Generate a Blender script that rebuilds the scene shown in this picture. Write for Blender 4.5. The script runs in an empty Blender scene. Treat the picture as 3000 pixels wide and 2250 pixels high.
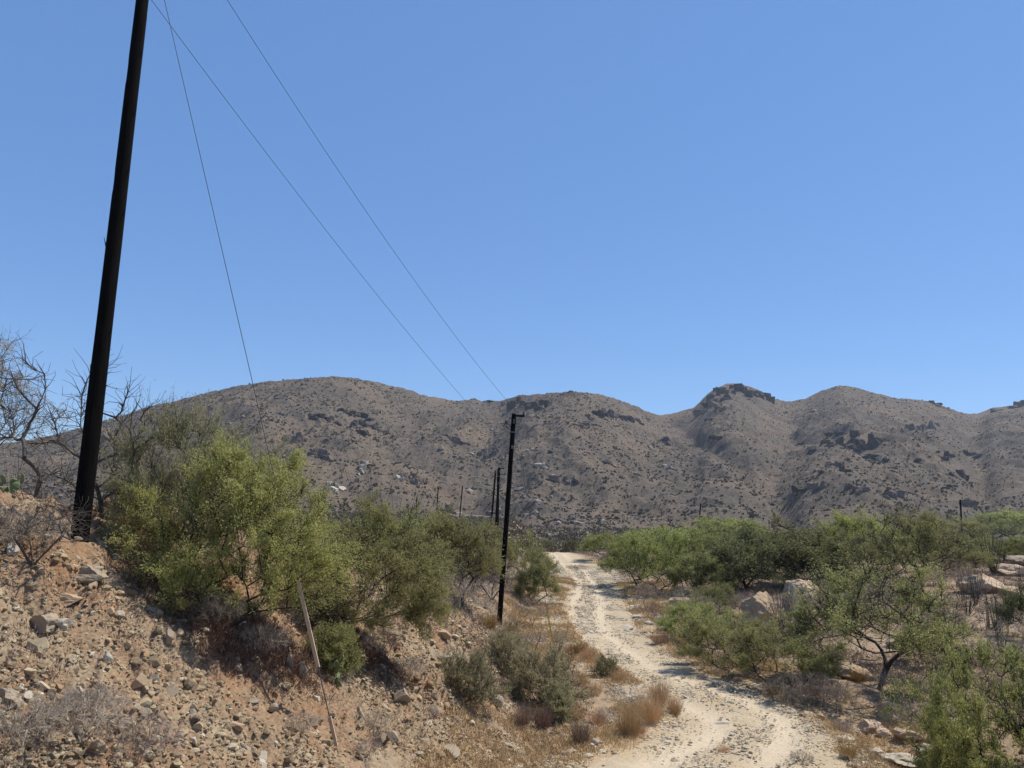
import bpy, math, random
import numpy as np
from mathutils import Matrix, Vector
R = math.radians
SC = bpy.context.scene
COL = SC.collection
rng = np.random.default_rng(7)

# ------------------------------------------------------------------ camera
F, CX, CY = 2253.0, 1500.0, 1125.0           # photograph is 3000 x 2250
PITCH, ROLL = R(8.95), R(2.0)
cam = bpy.data.cameras.new('camera'); cam.sensor_width = 36; cam.lens = F/3000*36
cam.clip_start = 0.05; cam.clip_end = 20000
co = bpy.data.objects.new('camera', cam); COL.objects.link(co); SC.camera = co
M = Matrix.Rotation(R(90)+PITCH, 3, 'X') @ Matrix.Rotation(ROLL, 3, 'Z')
co.matrix_world = M.to_4x4()
MN = np.array(M)
def ray(px, py):
    d = MN @ np.array([(px-CX)/F, -(py-CY)/F, -1.0]); return d/d[1]
def P(px, py, Y): return ray(px, py)*Y
def proj(p):
    c = np.asarray(p) @ MN
    return CX + F*c[..., 0]/-c[..., 2], CY - F*c[..., 1]/-c[..., 2]

# ------------------------------------------------------------------ noise
def _h(ix, iy, iz, s):
    n = (ix*374761393 + iy*668265263 + iz*2147483647 + s*974634777).astype(np.int64) & 0xffffffff
    n = ((n ^ (n >> 13))*1274126177) & 0xffffffff
    n = ((n ^ (n >> 16))*2246822519) & 0xffffffff
    return ((n ^ (n >> 15)) & 0xffffff)/float(0xffffff)
def n2(x, y, s=0):
    ix, iy = np.floor(x).astype(np.int64), np.floor(y).astype(np.int64)
    fx, fy = x-ix, y-iy; fx = fx*fx*(3-2*fx); fy = fy*fy*(3-2*fy)
    z = np.zeros_like(ix)
    a, b, c, d = _h(ix, iy, z, s), _h(ix+1, iy, z, s), _h(ix, iy+1, z, s), _h(ix+1, iy+1, z, s)
    return (a*(1-fx)+b*fx)*(1-fy)+(c*(1-fx)+d*fx)*fy
def fbm(x, y, o=4, s=0, g=.5):
    t = np.zeros_like(x, dtype=float); a = 1; tot = 0
    for k in range(o):
        t += a*n2(x+17.3*k, y-9.1*k, s+k); tot += a; a *= g; x = x*2.03; y = y*2.03
    return t/tot
def rid(x, y, o=4, s=0, g=.5):
    t = np.zeros_like(x, dtype=float); a = 1; tot = 0
    for k in range(o):
        t += a*(1-np.abs(2*n2(x+7.3*k, y-3.1*k, s+k)-1)); tot += a; a *= g; x = x*2.03; y = y*2.03
    return t/tot
def n3(p, s=0):
    x, y, z = p[:, 0], p[:, 1], p[:, 2]
    ix, iy, iz = [np.floor(v).astype(np.int64) for v in (x, y, z)]
    fx, fy, fz = x-ix, y-iy, z-iz
    fx, fy, fz = [f*f*(3-2*f) for f in (fx, fy, fz)]
    r = 0
    for dx in (0, 1):
        for dy in (0, 1):
            for dz in (0, 1):
                r = r + _h(ix+dx, iy+dy, iz+dz, s)*(fx if dx else 1-fx)*(fy if dy else 1-fy)*(fz if dz else 1-fz)
    return r
def sst(a, b, x):
    t = np.clip((x-a)/(b-a), 0, 1); return t*t*(3-2*t)
def itp(x, pts): 
    a = np.array(pts, float); return np.interp(x, a[:, 0], a[:, 1])
def smin(a, b, k):
    h = np.clip(.5+.5*(b-a)/k, 0, 1); return b*(1-h)+a*h-k*h*(1-h)

# ------------------------------------------------------------------ objects
def mesh(name, V, Fc, mats, smooth=False, midx=None, attrs=None):
    V = np.asarray(V, np.float32); Fc = np.asarray(Fc, np.int32)
    me = bpy.data.meshes.new(name); k = Fc.shape[1]; n = len(Fc)
    me.vertices.add(len(V)); me.vertices.foreach_set('co', V.ravel())
    me.loops.add(n*k); me.loops.foreach_set('vertex_index', Fc.ravel())
    me.polygons.add(n); me.polygons.foreach_set('loop_start', np.arange(n, dtype=np.int32)*k)
    me.polygons.foreach_set('use_smooth', np.full(n, smooth, bool))
    for m in (mats if isinstance(mats, (list, tuple)) else [mats]): me.materials.append(m)
    if midx is not None: me.polygons.foreach_set('material_index', np.asarray(midx, np.int32))
    for an, av in (attrs or {}).items():
        at = me.attributes.new(an, 'FLOAT', 'POINT'); at.data.foreach_set('value', np.asarray(av, np.float32))
    me.update(calc_edges=True); me.validate()
    return me
def link(name, me, parent=None, loc=None):
    o = bpy.data.objects.new(name, me); COL.objects.link(o)
    if parent is not None: o.parent = parent
    if loc is not None: o.location = loc
    return o
def tag(o, label=None, cat=None, group=None, kind=None):
    if label: o['label'] = label
    if cat: o['category'] = cat
    if group: o['group'] = group
    if kind: o['kind'] = kind
    return o
def empty(name, loc, label, cat, group=None):
    o = bpy.data.objects.new(name, None); COL.objects.link(o); o.location = loc; o.empty_display_size = .2
    return tag(o, label, cat, group)
def cat_m(parts):
    """join several (V,F) of equal face size"""
    Vs, Fs, n = [], [], 0
    for v, f in parts:
        Vs.append(v); Fs.append(f+n); n += len(v)
    return np.vstack(Vs), np.vstack(Fs)

# ------------------------------------------------------------------ materials
class NT:
    def __init__(s, name):
        s.m = bpy.data.materials.new(name); s.m.use_nodes = True; s.t = s.m.node_tree; s.n = s.t.nodes
        s.p = s.n['Principled BSDF']; s.out = s.n['Material Output']
        s.p.inputs['Roughness'].default_value = .9; s.p.inputs['Specular IOR Level'].default_value = .15
        s.geo = s.n.new('ShaderNodeNewGeometry')
    def lk(s, a, b): s.t.links.new(a, b)
    def noise(s, scale, detail=4, rough=.55, dist=0, vec=None, stretch=None):
        v = vec or s.geo.outputs['Position']
        if stretch:
            mp = s.n.new('ShaderNodeMapping'); mp.inputs['Scale'].default_value = stretch; s.lk(v, mp.inputs['Vector']); v = mp.outputs[0]
        x = s.n.new('ShaderNodeTexNoise'); x.inputs['Scale'].default_value = scale; x.inputs['Detail'].default_value = detail
        x.inputs['Roughness'].default_value = rough; x.inputs['Distortion'].default_value = dist; s.lk(v, x.inputs['Vector']); return x.outputs['Fac']
    def voro(s, scale, out='Distance', feature='F1', vec=None):
        x = s.n.new('ShaderNodeTexVoronoi'); x.feature = feature; x.inputs['Scale'].default_value = scale
        s.lk(vec or s.geo.outputs['Position'], x.inputs['Vector']); return x.outputs[out]
    def ramp(s, fac, stops):
        x = s.n.new('ShaderNodeValToRGB'); r = x.color_ramp
        while len(r.elements) < len(stops): r.elements.new(.5)
        for e, (p, c) in zip(r.elements, stops):
            e.position = p; e.color = (c, c, c, 1) if isinstance(c, (int, float)) else (*c, 1)
        s.lk(fac, x.inputs[0]); return x.outputs[0]
    def mix(s, f, a, b, mode='MIX'):
        x = s.n.new('ShaderNodeMix'); x.data_type = 'RGBA'; x.blend_type = mode
        for si, v in ((0, f), (6, a), (7, b)):
            sock = x.inputs[si]
            if isinstance(v, (int, float)): sock.default_value = v if si == 0 else (v, v, v, 1)
            elif isinstance(v, tuple): sock.default_value = (*v, 1)
            else: s.lk(v, sock)
        return x.outputs[2]
    def math(s, op, a, b=0.0):
        x = s.n.new('ShaderNodeMath'); x.operation = op
        for sock, v in ((x.inputs[0], a), (x.inputs[1], b)):
            if isinstance(v, (int, float)): sock.default_value = v
            else: s.lk(v, sock)
        return x.outputs[0]
    def attr(s, name):
        x = s.n.new('ShaderNodeAttribute'); x.attribute_name = name; return x.outputs['Fac']
    def island(s): return s.geo.outputs['Random Per Island']
    def objr(s):
        x = s.n.new('ShaderNodeObjectInfo'); return x.outputs['Random']
    def bump(s, h, strength=.5, dist=.05):
        x = s.n.new('ShaderNodeBump'); x.inputs['Strength'].default_value = strength; x.inputs['Distance'].default_value = dist
        s.lk(h, x.inputs['Height']); s.lk(x.outputs[0], s.p.inputs['Normal']); return x
    def color(s, c):
        if isinstance(c, tuple): s.p.inputs['Base Color'].default_value = (*c, 1)
        else: s.lk(c, s.p.inputs['Base Color'])
        return s
def leafmat(name, c1, c2, c3, trans=.5):
    t = NT(name)
    c = t.ramp(t.island(), [(0, c1), (.55, c2), (1, c3)])
    hs = t.n.new('ShaderNodeHueSaturation'); t.lk(c, hs.inputs['Color'])
    r = t.objr(); t.lk(t.math('ADD', t.math('MULTIPLY', r, .35), .83), hs.inputs['Value'])
    t.lk(t.math('ADD', t.math('MULTIPLY', t.math('FRACT', t.math('MULTIPLY', r, 7.31)), -.03), .50), hs.inputs['Hue'])
    d = t.n.new('ShaderNodeBsdfDiffuse'); tr = t.n.new('ShaderNodeBsdfTranslucent'); m = t.n.new('ShaderNodeMixShader')
    m.inputs[0].default_value = trans; t.lk(hs.outputs[0], d.inputs[0]); t.lk(hs.outputs[0], tr.inputs[0])
    t.lk(d.outputs[0], m.inputs[1]); t.lk(tr.outputs[0], m.inputs[2]); t.lk(m.outputs[0], t.out.inputs[0])
    return t.m
def stonemat(name, stops, scale=14, bump=.35):
    t = NT(name)
    c = t.ramp(t.island(), stops)
    n = t.noise(scale, 5, .65)
    c = t.mix(.85, c, t.ramp(n, [(.3, .6), (.7, 1.0)]), 'MULTIPLY'); t.color(c); t.bump(t.noise(scale*2.5, 5, .7), bump, .02); return t.m
def barkmat(name, a, b, scale=30):
    t = NT(name); t.color(t.mix(t.noise(scale, 4, .6), a, b)); t.bump(t.noise(scale*2, 4), .5, .01); return t.m

LEAF = dict(
 yellow=leafmat('yellow_green_leaf', (.24, .27, .092), (.33, .36, .12), (.46, .42, .165)),
 green=leafmat('mesquite_leaf', (.21, .225, .088), (.285, .295, .112), (.375, .365, .16)),
 bright=leafmat('bright_leaf', (.20, .24, .08), (.27, .31, .10), (.36, .38, .14)),
 grey=leafmat('grey_green_leaf', (.26, .25, .125), (.35, .335, .175), (.47, .42, .25)),
 dark=leafmat('dark_leaf', (.12, .135, .062), (.165, .18, .08), (.23, .235, .11)),
 straw=leafmat('straw', (.38, .27, .13), (.50, .35, .17), (.60, .45, .25), .2),
 rust=leafmat('rusty_leaf', (.22, .15, .05), (.30, .20, .07), (.34, .25, .09), .2),
 twig=leafmat('dry_twig', (.19, .155, .115), (.31, .26, .20), (.44, .385, .31), .05),
 weed=leafmat('dry_weed', (.18, .13, .09), (.28, .205, .145), (.38, .29, .20), .1),
 litter=leafmat('leaf_litter', (.10, .065, .04), (.17, .115, .07), (.26, .18, .11), .05),
)
BARK = barkmat('dark_bark', (.022, .018, .015), (.07, .056, .045))
DEAD = barkmat('weathered_bark', (.035, .028, .024), (.15, .125, .105))
OCO = barkmat('ocotillo_stem', (.035, .03, .024), (.09, .08, .06))
ROCKSTOPS = [(0, (.20, .15, .095)), (.3, (.32, .245, .15)), (.6, (.43, .345, .22)), (.8, (.34, .205, .105)), (1, (.56, .485, .345))]
STONE = stonemat('loose_stone', ROCKSTOPS)
BOULDER = stonemat('boulder_rock', [(0, (.24, .185, .13)), (1, (.36, .285, .20))], 3, .8)
PALE = stonemat('pale_rock', [(0, (.40, .34, .25)), (1, (.50, .43, .33))], 4, .6)
TANROCK = stonemat('tan_rock', [(0, (.36, .25, .145)), (1, (.45, .325, .20))], 5, .5)

PINK = stonemat('pinkish_rock', [(0, (.50, .35, .225)), (1, (.58, .425, .285))], 3, 1)
# ------------------------------------------------------------------ terrain
FOOT = [(-10, -2.6), (4, -2.2), (8, -1.2), (11, -.4), (14.6, 0.0), (18, .5), (22, 1.0), (26, .9), (32, .6), (45, 1.2), (60, 1.5), (90, 2), (400, 2)]
CREST = [(-10, 4.0), (3, 4.0), (6, 4.0), (9, 4.6), (14, 4.6), (16, 4.5), (18, 4.0), (24, 2.6), (32, 1.2), (45, .4), (70, .1), (100, 0), (500, 0)]
def smooth_z(x, y):
    x = np.asarray(x, float); y = np.asarray(y, float)
    near = -.30-.365*np.maximum(y-.2, 3.56)
    z = -smin(-near, 5.0+0*x, .5)
    # far ground: drops behind the crest of the track on the left, stays level on the right
    w = sst(-.05, .35, x/np.maximum(y, 5))
    farL = itp(y, [(0, 0), (70, 0), (86, .1), (130, -3.6), (200, -5.2), (330, -6), (500, -6)])
    farR = itp(y, [(0, 0), (60, 0), (110, -.4), (200, -1.0), (330, -2.5), (500, -3)])
    z = z + farL*(1-w)+farR*w
    z = z + np.clip((x-8)*.075, 0, 1.6)*sst(16, 30, y)*(1-sst(90, 160, y))
    z = z - .9*sst(7.6, 9.2, x)*(1-sst(11.5, 15, x))*sst(9, 12, y)*(1-sst(17, 24, y))
    d = itp(y, FOOT)-x
    H = itp(y, CREST)
    zb_ = -5 + smin(.70*np.maximum(d, -3), H, .5)
    z = -smin(-z, -zb_, .35)
    z = z + .22*(fbm(x*.35, y*.35, 3, 5)-.5)*sst(0, 2, np.abs(d))
    return z
def G(px, py, y0=4.5, y1=420):
    r = ray(px, py); Y = np.geomspace(y0, y1, 1600); d = r[2]*Y-smooth_z(r[0]*Y, Y)
    i = np.argmax(d < 0)
    if d[i] >= 0: i = len(Y)-1
    if i == 0: return P(px, py, Y[0])
    t = d[i-1]/(d[i-1]-d[i]+1e-9); Yh = Y[i-1]+(Y[i]-Y[i-1])*t
    return r*Yh
def zat(x, y): return float(smooth_z(np.array([x]), np.array([y]))[0])
def on(x, y, dz=0): return np.array([x, y, zat(x, y)+dz])

# the track: left and right edge, read off as points of the ground
LE = [(1700, 2250), (1850, 2195), (1985, 2120), (1990, 2060), (1905, 2008), (1800, 1955), (1722, 1890), (1678, 1830), (1655, 1785), (1662, 1742), (1690, 1712), (1668, 1680), (1632, 1652), (1606, 1628)]
RE = [(2480, 2250), (2440, 2150), (2320, 2072), (2160, 2008), (2020, 1950), (1915, 1885), (1850, 1815), (1838, 1765), (1825, 1725), (1795, 1690), (1762, 1660), (1722, 1640), (1690, 1626)]
le = sorted([(p[1], p[0]) for p in (G(*q) for q in LE)]); re_ = sorted([(p[1], p[0]) for p in (G(*q) for q in RE)])
le = [(-6, -1.8), (4, -1.6), (9, -.2)] + [q for q in le if q[0] > 10] + [(95, le[-1][1]-3)]
re_ = [(-6, 1.9), (4, 2.0), (9, 3.8)] + [q for q in re_ if q[0] > 10] + [(95, re_[-1][1]-3)]
def redge(y):
    k = np.linspace(-1.0, 1.0, 5)*.5
    a = sum(itp(y+j, le) for j in k)/5; b = sum(itp(y+j, re_) for j in k)/5
    return a, b

def road_mask(x, y):
    a, b = redge(y)
    return np.minimum(x-a, b-x) + .9*(fbm(x*.9, y*.9, 3, 41)-.5)
# grid
c = np.linspace(-1, 1, 1150); U = .80*c+.9*c**5
Yr = np.geomspace(6.2, 436, 1050)-4.6
UU, YY = np.meshgrid(U, Yr); XX = UU*(YY+4)
def ground_z(x, y):
    z = smooth_z(x, y); rm = road_mask(x, y)
    d = itp(y, FOOT)-x
    bank = sst(.0, 1.2, d)*(1-sst(40, 60, y))
    lf = 1-sst(25, 60, y)
    rough = (fbm(x*1.3, y*1.3, 4, 11)-.5)*.34+(rid(x*3.1, y*3.1, 4, 13)-.55)*.30*lf+(fbm(x*14, y*14, 3, 15)-.5)*.10*lf+(rid(x*6.5, y*6.5, 3, 17)-.5)*.10*lf
    flat = (fbm(x*.8, y*.8, 3, 12)-.5)*.16+(fbm(x*9, y*9, 3, 16)-.5)*.04*lf
    n = rough*bank+flat*(1-bank)
    # bedrock ribs low on the bank
    rib = sst(.52, .7, fbm(x*.55+.6*y, y*.5-x*.3, 3, 18))*bank*lf
    n = n+rib*(rid(x*2+y, y*2.2-x, 4, 19)-.45)*.55
    m = sst(-.25, .30, rm)
    return z+n*(1-m)-.07*m+.05*(1-m), m, bank
ZZ, RM, BK = ground_z(XX, YY)
nr, nc = ZZ.shape
idx = np.arange(nr*nc).reshape(nr, nc)
FQ = np.stack([idx[:-1, :-1], idx[:-1, 1:], idx[1:, 1:], idx[1:, :-1]], -1).reshape(-1, 4)
RMd = road_mask(XX, YY)
verge = sst(-3.6, -.4, RMd)*(1-BK*.6)
t = NT('desert_ground')
n1, n2_, n3_ = t.noise(.9, 5, .6), t.noise(5, 5, .65), t.noise(26, 5, .7)
soil = t.ramp(n1, [(.3, (.26, .145, .075)), (.46, (.29, .185, .108)), (.60, (.31, .23, .145)), (.76, (.36, .285, .19))])
peb = t.ramp(t.voro(19, 'Color'), [(0, .62), (1, 1.15)])
soil = t.mix(.75, soil, peb, 'MULTIPLY')
plain = t.mix(t.ramp(n2_, [(.4, 0), (.62, 1)]), (.33, .225, .14), (.235, .17, .11))
c = t.mix(t.attr('bank'), plain, soil)
gold = t.mix(n2_, (.42, .30, .165), (.36, .265, .165))
c = t.mix(t.math('MULTIPLY', t.attr('verge'), t.ramp(n1, [(.35, .5), (.6, 1)])), c, gold)
c = t.mix(t.ramp(n3_, [(.35, .8), (.5, 0)]), c, t.mix(.5, c, (.16, .12, .09)))
c = t.mix(t.math('MULTIPLY', t.attr('far'), .9), c, t.mix(n2_, (.11, .09, .068), (.145, .115, .088)))
t.color(c)
b1 = t.math('ADD', t.math('MULTIPLY', n3_, .5), t.math('MULTIPLY', t.voro(19), -.5)); t.bump(b1, .7, .05)
go = link('ground', mesh('ground', np.stack([XX, YY, ZZ], -1).reshape(-1, 3), FQ, t.m, True, attrs=dict(bank=BK.ravel(), verge=verge.ravel(), far=sst(60, 120, YY).ravel()*(1-sst(-3, 0, RMd)).ravel())))
tag(go, kind='structure')
del XX, YY, ZZ

# the track itself
yr = np.concatenate([np.linspace(-4, 10, 60), np.geomspace(10.1, 93, 900)]); lat = np.linspace(-.12, 1.12, 110)
a, b = redge(yr); LX = a[:, None]+(b-a)[:, None]*lat[None, :]; LY = np.repeat(yr[:, None], len(lat), 1)
LT = np.repeat(lat[None, :], len(yr), 0)
rut = lambda q: np.exp(-((q)/.085)**2)
OUTER = [(2240, 2249), (2290, 2180), (2305, 2131), (2280, 2095), (2215, 2059), (2120, 2025), (2034, 2002), (1950, 1975), (1889, 1939), (1830, 1896), (1780, 1860), (1760, 1813), (1762, 1765), (1752, 1725), (1726, 1690), (1690, 1655), (1664, 1632)]
INNER = [(1890, 2249), (2034, 2185), (2106, 2145), (2090, 2100), (1998, 2052), (1911, 2012), (1824, 1972), (1750, 1905), (1695, 1862), (1665, 1813), (1678, 1762), (1700, 1728), (1690, 1700), (1660, 1665), (1635, 1640)]
def pdist(poly, x, y):
    q = np.array([G(*p_)[:2] for p_ in poly]); q = np.vstack([q, q[-1]+(q[-1]-q[-2])*3])
    for _ in range(2): q = np.vstack([q[:1]] + [np.stack([.75*a_+.25*b_, .25*a_+.75*b_]) for a_, b_ in zip(q[:-1], q[1:])] + [q[-1:]])
    out = np.full(x.shape, 99.)
    for a_, b_ in zip(q[:-1], q[1:]):
        v = b_-a_; t_ = np.clip(((x-a_[0])*v[0]+(y-a_[1])*v[1])/(v@v+1e-9), 0, 1); out = np.minimum(out, np.hypot(x-a_[0]-t_*v[0], y-a_[1]-t_*v[1]))
    return out
def rutf(x, y):
    x2 = x+.12*(fbm(x*1.5, y*1.5, 3, 67)-.5)
    return np.clip(np.exp(-(pdist(OUTER, x2, y)/.42)**2)+np.exp(-(pdist(INNER, x2, y)/.42)**2), 0, 1)
ruts = rutf(LX, LY)*(.65+.7*(fbm(LX*.5, LY*.5, 3, 68)))
LZ = smooth_z(LX, LY)-.045*ruts+.03*(fbm(LX*5, LY*5, 4, 61)-.5)+.06*(fbm(LX*.9, LY*.9, 2, 62)-.5)-.12*(np.clip(np.abs(LT-.5)-.5, 0, 1)/.12)
nr, nc = LX.shape; idx = np.arange(nr*nc).reshape(nr, nc)
FQ = np.stack([idx[:-1, :-1], idx[:-1, 1:], idx[1:, 1:], idx[1:, :-1]], -1).reshape(-1, 4)
t = NT('packed_dirt')
n1, nb, nf = t.noise(.8, 5, .6), t.noise(4.5, 6, .7), t.noise(34, 4, .7)
c = t.mix(t.ramp(n1, [(.38, 0), (.6, 1)]), (.415, .315, .19), (.45, .355, .23))
c = t.mix(t.ramp(t.noise(.45, 4, .6, stretch=(1, .5, 1)), [(.5, 0), (.68, .75)]), c, (.42, .285, .155))
c = t.mix(t.ramp(nb, [(.46, .0), (.60, .85)]), c, (.37, .305, .215))
c = t.mix(t.math('MULTIPLY', t.attr('rut'), .8), c, (.53, .43, .30))
c = t.mix(.6, c, t.ramp(t.voro(24, 'Color'), [(0, .7), (1, 1.12)]), 'MULTIPLY')
t.color(c); t.bump(t.math('ADD', nf, t.math('MULTIPLY', t.voro(24), -.6)), .6, .03)
ro = link('dirt_road', mesh('dirt_road', np.stack([LX, LY, LZ], -1).reshape(-1, 3), FQ, t.m, True, attrs=dict(rut=ruts.ravel())))
tag(ro, kind='structure')

# ------------------------------------------------------------------ rock shapes
def icos(sub):
    import bmesh
    bm = bmesh.new(); bmesh.ops.create_icosphere(bm, subdivisions=sub, radius=1)
    V = np.array([v.co[:] for v in bm.verts]); Fc = np.array([[v.index for v in f.verts] for f in bm.faces]); bm.free(); return V, Fc
ICO = {k: icos(k) for k in (1, 2, 4, 5)}
def rock(sub, r, cuts=9, rough=.12, sc=(1, 1, 1), lo=.45):
    V, Fc = ICO[sub]; V = V.copy()
    for _ in range(cuts):
        n = r.normal(size=3); n /= np.linalg.norm(n); d = r.uniform(lo, .85)
        s = V@n; k = s > d; V[k] -= np.outer(s[k]-d, n)
    if rough:
        o = r.uniform(0, 50, 3); nrm = V/np.linalg.norm(V, axis=1)[:, None]
        V = V+nrm*((n3(V*1.8+o, 3)-.5)*rough*1.6+(n3(V*5+o, 4)-.5)*rough*.8+(n3(V*13+o, 5)-.5)*rough*.35)[:, None]
    return V*np.array(sc), Fc
def rotm(r, tilt=1.0):
    az, ax = r.uniform(0, 6.28), r.normal(size=3); ax /= np.linalg.norm(ax)
    return np.array(Matrix.Rotation(r.uniform(0, 3.14)*tilt, 3, Vector(ax)) @ Matrix.Rotation(az, 3, 'Z'))
def scatter_rocks(templates, pos, size, r, squash=(.5, .9)):
    nT = len(templates); V0 = np.array([t_[0] for t_ in templates]); F0 = templates[0][1]
    N = len(pos); ti = r.integers(0, nT, N)
    q = r.normal(size=(N, 4)); q /= np.linalg.norm(q, axis=1)[:, None]; w, x, y, z = q.T
    Rm = np.stack([1-2*(y*y+z*z), 2*(x*y-z*w), 2*(x*z+y*w), 2*(x*y+z*w), 1-2*(x*x+z*z), 2*(y*z-x*w), 2*(x*z-y*w), 2*(y*z+x*w), 1-2*(x*x+y*y)], -1).reshape(N, 3, 3)
    s = np.stack([r.uniform(.7, 1.3, N), r.uniform(.6, 1.0, N), r.uniform(*squash, N)], -1)*size[:, None]
    V = np.einsum('nij,nvj->nvi', Rm, V0[ti])
    V = V*np.stack([s[:, 0], s[:, 1], s[:, 2]], -1)[:, None, :]
    V = V+pos[:, None, :]
    nv = V0.shape[1]
    return V.reshape(-1, 3), (F0[None]+(np.arange(N)*nv)[:, None, None]).reshape(-1, 3)
rr = np.random.default_rng(21)
T1 = [rock(1, rr, 5, 0, lo=.55) for _ in range(14)]
for i, (v, f) in enumerate(T1): T1[i] = (v*rr.uniform(.8, 1.15, (len(v), 1)), f)
T2 = [rock(2, rr, 10, .05, lo=.38) for _ in range(14)]
def gz(x, y): return ground_z(x, y)[0]
# rubble on the cut bank
def bank_pts(N, y0, y1, clump=None):
    y = rr.uniform(y0, y1, N); x = itp(y, FOOT)-rr.uniform(-1.4, 8.8, N)
    u = x/y; k = (u > -.95) & (u < .6)
    x, y = x[k], y[k]
    if clump is not None:
        dd = itp(y, FOOT)-x; k = (fbm(x*.7, y*.7, 3, 33) > rr.uniform(.2, .75, len(x))) & (rr.uniform(size=len(x)) > .6*sst(2.2, 3.4, dd)*sst(8, 9.5, y)); x, y = x[k], y[k]
    rm = road_mask(x, y); k = rm < -.1
    return x[k], y[k]
parts = []
x, y = bank_pts(150000, 5, 24, True); s = np.exp(rr.normal(-3.9, .5, len(x))); parts.append(scatter_rocks(T1, np.stack([x, y, gz(x, y)-s*.12], -1), s, rr))
x, y = bank_pts(50000, 5, 11, True); s = np.exp(rr.normal(-3.9, .5, len(x))); parts.append(scatter_rocks(T1, np.stack([x, y, gz(x, y)-s*.12], -1), s, rr))
x, y = bank_pts(56000, 5, 34, True); s = np.clip(np.exp(rr.normal(-3.1, .42, len(x))), .025, .11); parts.append(scatter_rocks(T2, np.stack([x, y, gz(x, y)-s*.12], -1), s, rr))
V, Fc = cat_m(parts)
o = link('rubble', mesh('rubble', V, Fc, STONE)); tag(o, 'loose pale stones and rubble covering the cut bank on the left', 'rubble', kind='stuff')
# gravel on and beside the track
N = 110000; y = 9+rr.uniform(0, 1, N)**1.5*60; a, b = redge(y); x = a+(b-a)*rr.uniform(-.5, 1.5, N)
k = (itp(y, FOOT)-x < .5) & ((fbm(x*.8, y*.8, 3, 71) > rr.uniform(.3, .7, N))); x, y = x[k], y[k]
lt = (x-redge(y)[0])/(redge(y)[1]-redge(y)[0]); k = rutf(x, y)*.95 < rr.uniform(size=len(x)); x, y = x[k], y[k]
inr = road_mask(x, y) > 0
s = np.exp(rr.normal(-3.95, .5, len(x)))*np.where(inr, .85, 1.2)*(1+y/60)
parts = [scatter_rocks(T1, np.stack([x, y, np.where(inr, smooth_z(x, y), gz(x, y))], -1), s, rr, (.3, .55))]
V, Fc = cat_m(parts)
GRAV = stonemat('gravel_stone', [(0, (.22, .18, .135)), (.4, (.40, .33, .235)), (.8, (.52, .45, .33)), (1, (.62, .56, .45))])
o = link('gravel', mesh('gravel', V, Fc, GRAV)); tag(o, 'loose gravel and flat chips scattered over the dirt track', 'gravel', kind='stuff')
# stones over the flat ground right of the track
N = 15000; y = 12+rr.uniform(0, 1, N)**1.3*75; x = rr.uniform(0, .95, N)*y; k = (road_mask(x, y) < -.3) & (x > redge(y)[1]) & (fbm(x*.3, y*.3, 3, 77) > rr.uniform(.3, .62, N)); x, y = x[k], y[k]
s = np.exp(rr.normal(-2.75, .5, len(x)))
y2 = rr.uniform(13, 24, 1500); x2 = redge(y2)[1]+np.abs(rr.normal(size=1500))*1.0-.1; x = np.r_[x, x2]; y = np.r_[y, y2]; s = np.r_[s, np.exp(rr.normal(-3.0, .45, 1500))]
V, Fc = scatter_rocks(T1, np.stack([x, y, gz(x, y)], -1), s, rr)
o = link('stony_debris', mesh('stony_debris', V, Fc, STONE)); tag(o, 'brown and pale stones strewn over the flat ground right of the track', 'stones', kind='stuff')

# ------------------------------------------------------------------ plants
def frusta(A, B, ra, rb, sides=4):
    A, B = np.asarray(A), np.asarray(B); N = len(A); d = B-A; L = np.linalg.norm(d, axis=1)[:, None]+1e-9; d = d/L
    h = np.where(np.abs(d[:, 2:3]) < .9, np.array([[0, 0, 1.]]), np.array([[1., 0, 0]])); u = np.cross(d, h); u /= np.linalg.norm(u, axis=1)[:, None]; v = np.cross(d, u)
    an = np.arange(sides)*2*np.pi/sides; ring = u[:, None]*np.cos(an)[None, :, None]+v[:, None]*np.sin(an)[None, :, None]
    VA = A[:, None]+ring*np.asarray(ra)[:, None, None]; VB = B[:, None]+d[:, None]*np.asarray(rb)[:, None, None]*.3+ring*np.asarray(rb)[:, None, None]
    V = np.concatenate([VA, VB], 1).reshape(-1, 3); k = np.arange(sides); k2 = (k+1) % sides
    f = np.stack([k, k2, k2+sides, k+sides], -1)
    return V, (f[None]+(np.arange(N)*2*sides)[:, None, None]).reshape(-1, 4)
def unit(v): return v/(np.linalg.norm(v, axis=-1, keepdims=True)+1e-9)
def slivers(pos, d, L, W, r):
    """thin leaf quads at pos along direction d"""
    N = len(pos); d = unit(d); s = unit(np.cross(d, r.normal(size=(N, 3)))); L = np.broadcast_to(L, N)[:, None]; W = np.broadcast_to(W, N)[:, None]
    a = pos; m = pos+d*L*.5
    V = np.stack([a, m+s*W*.5, pos+d*L, m-s*W*.5], 1).reshape(-1, 3)
    return V, np.arange(N*4).reshape(-1, 4)
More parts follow.
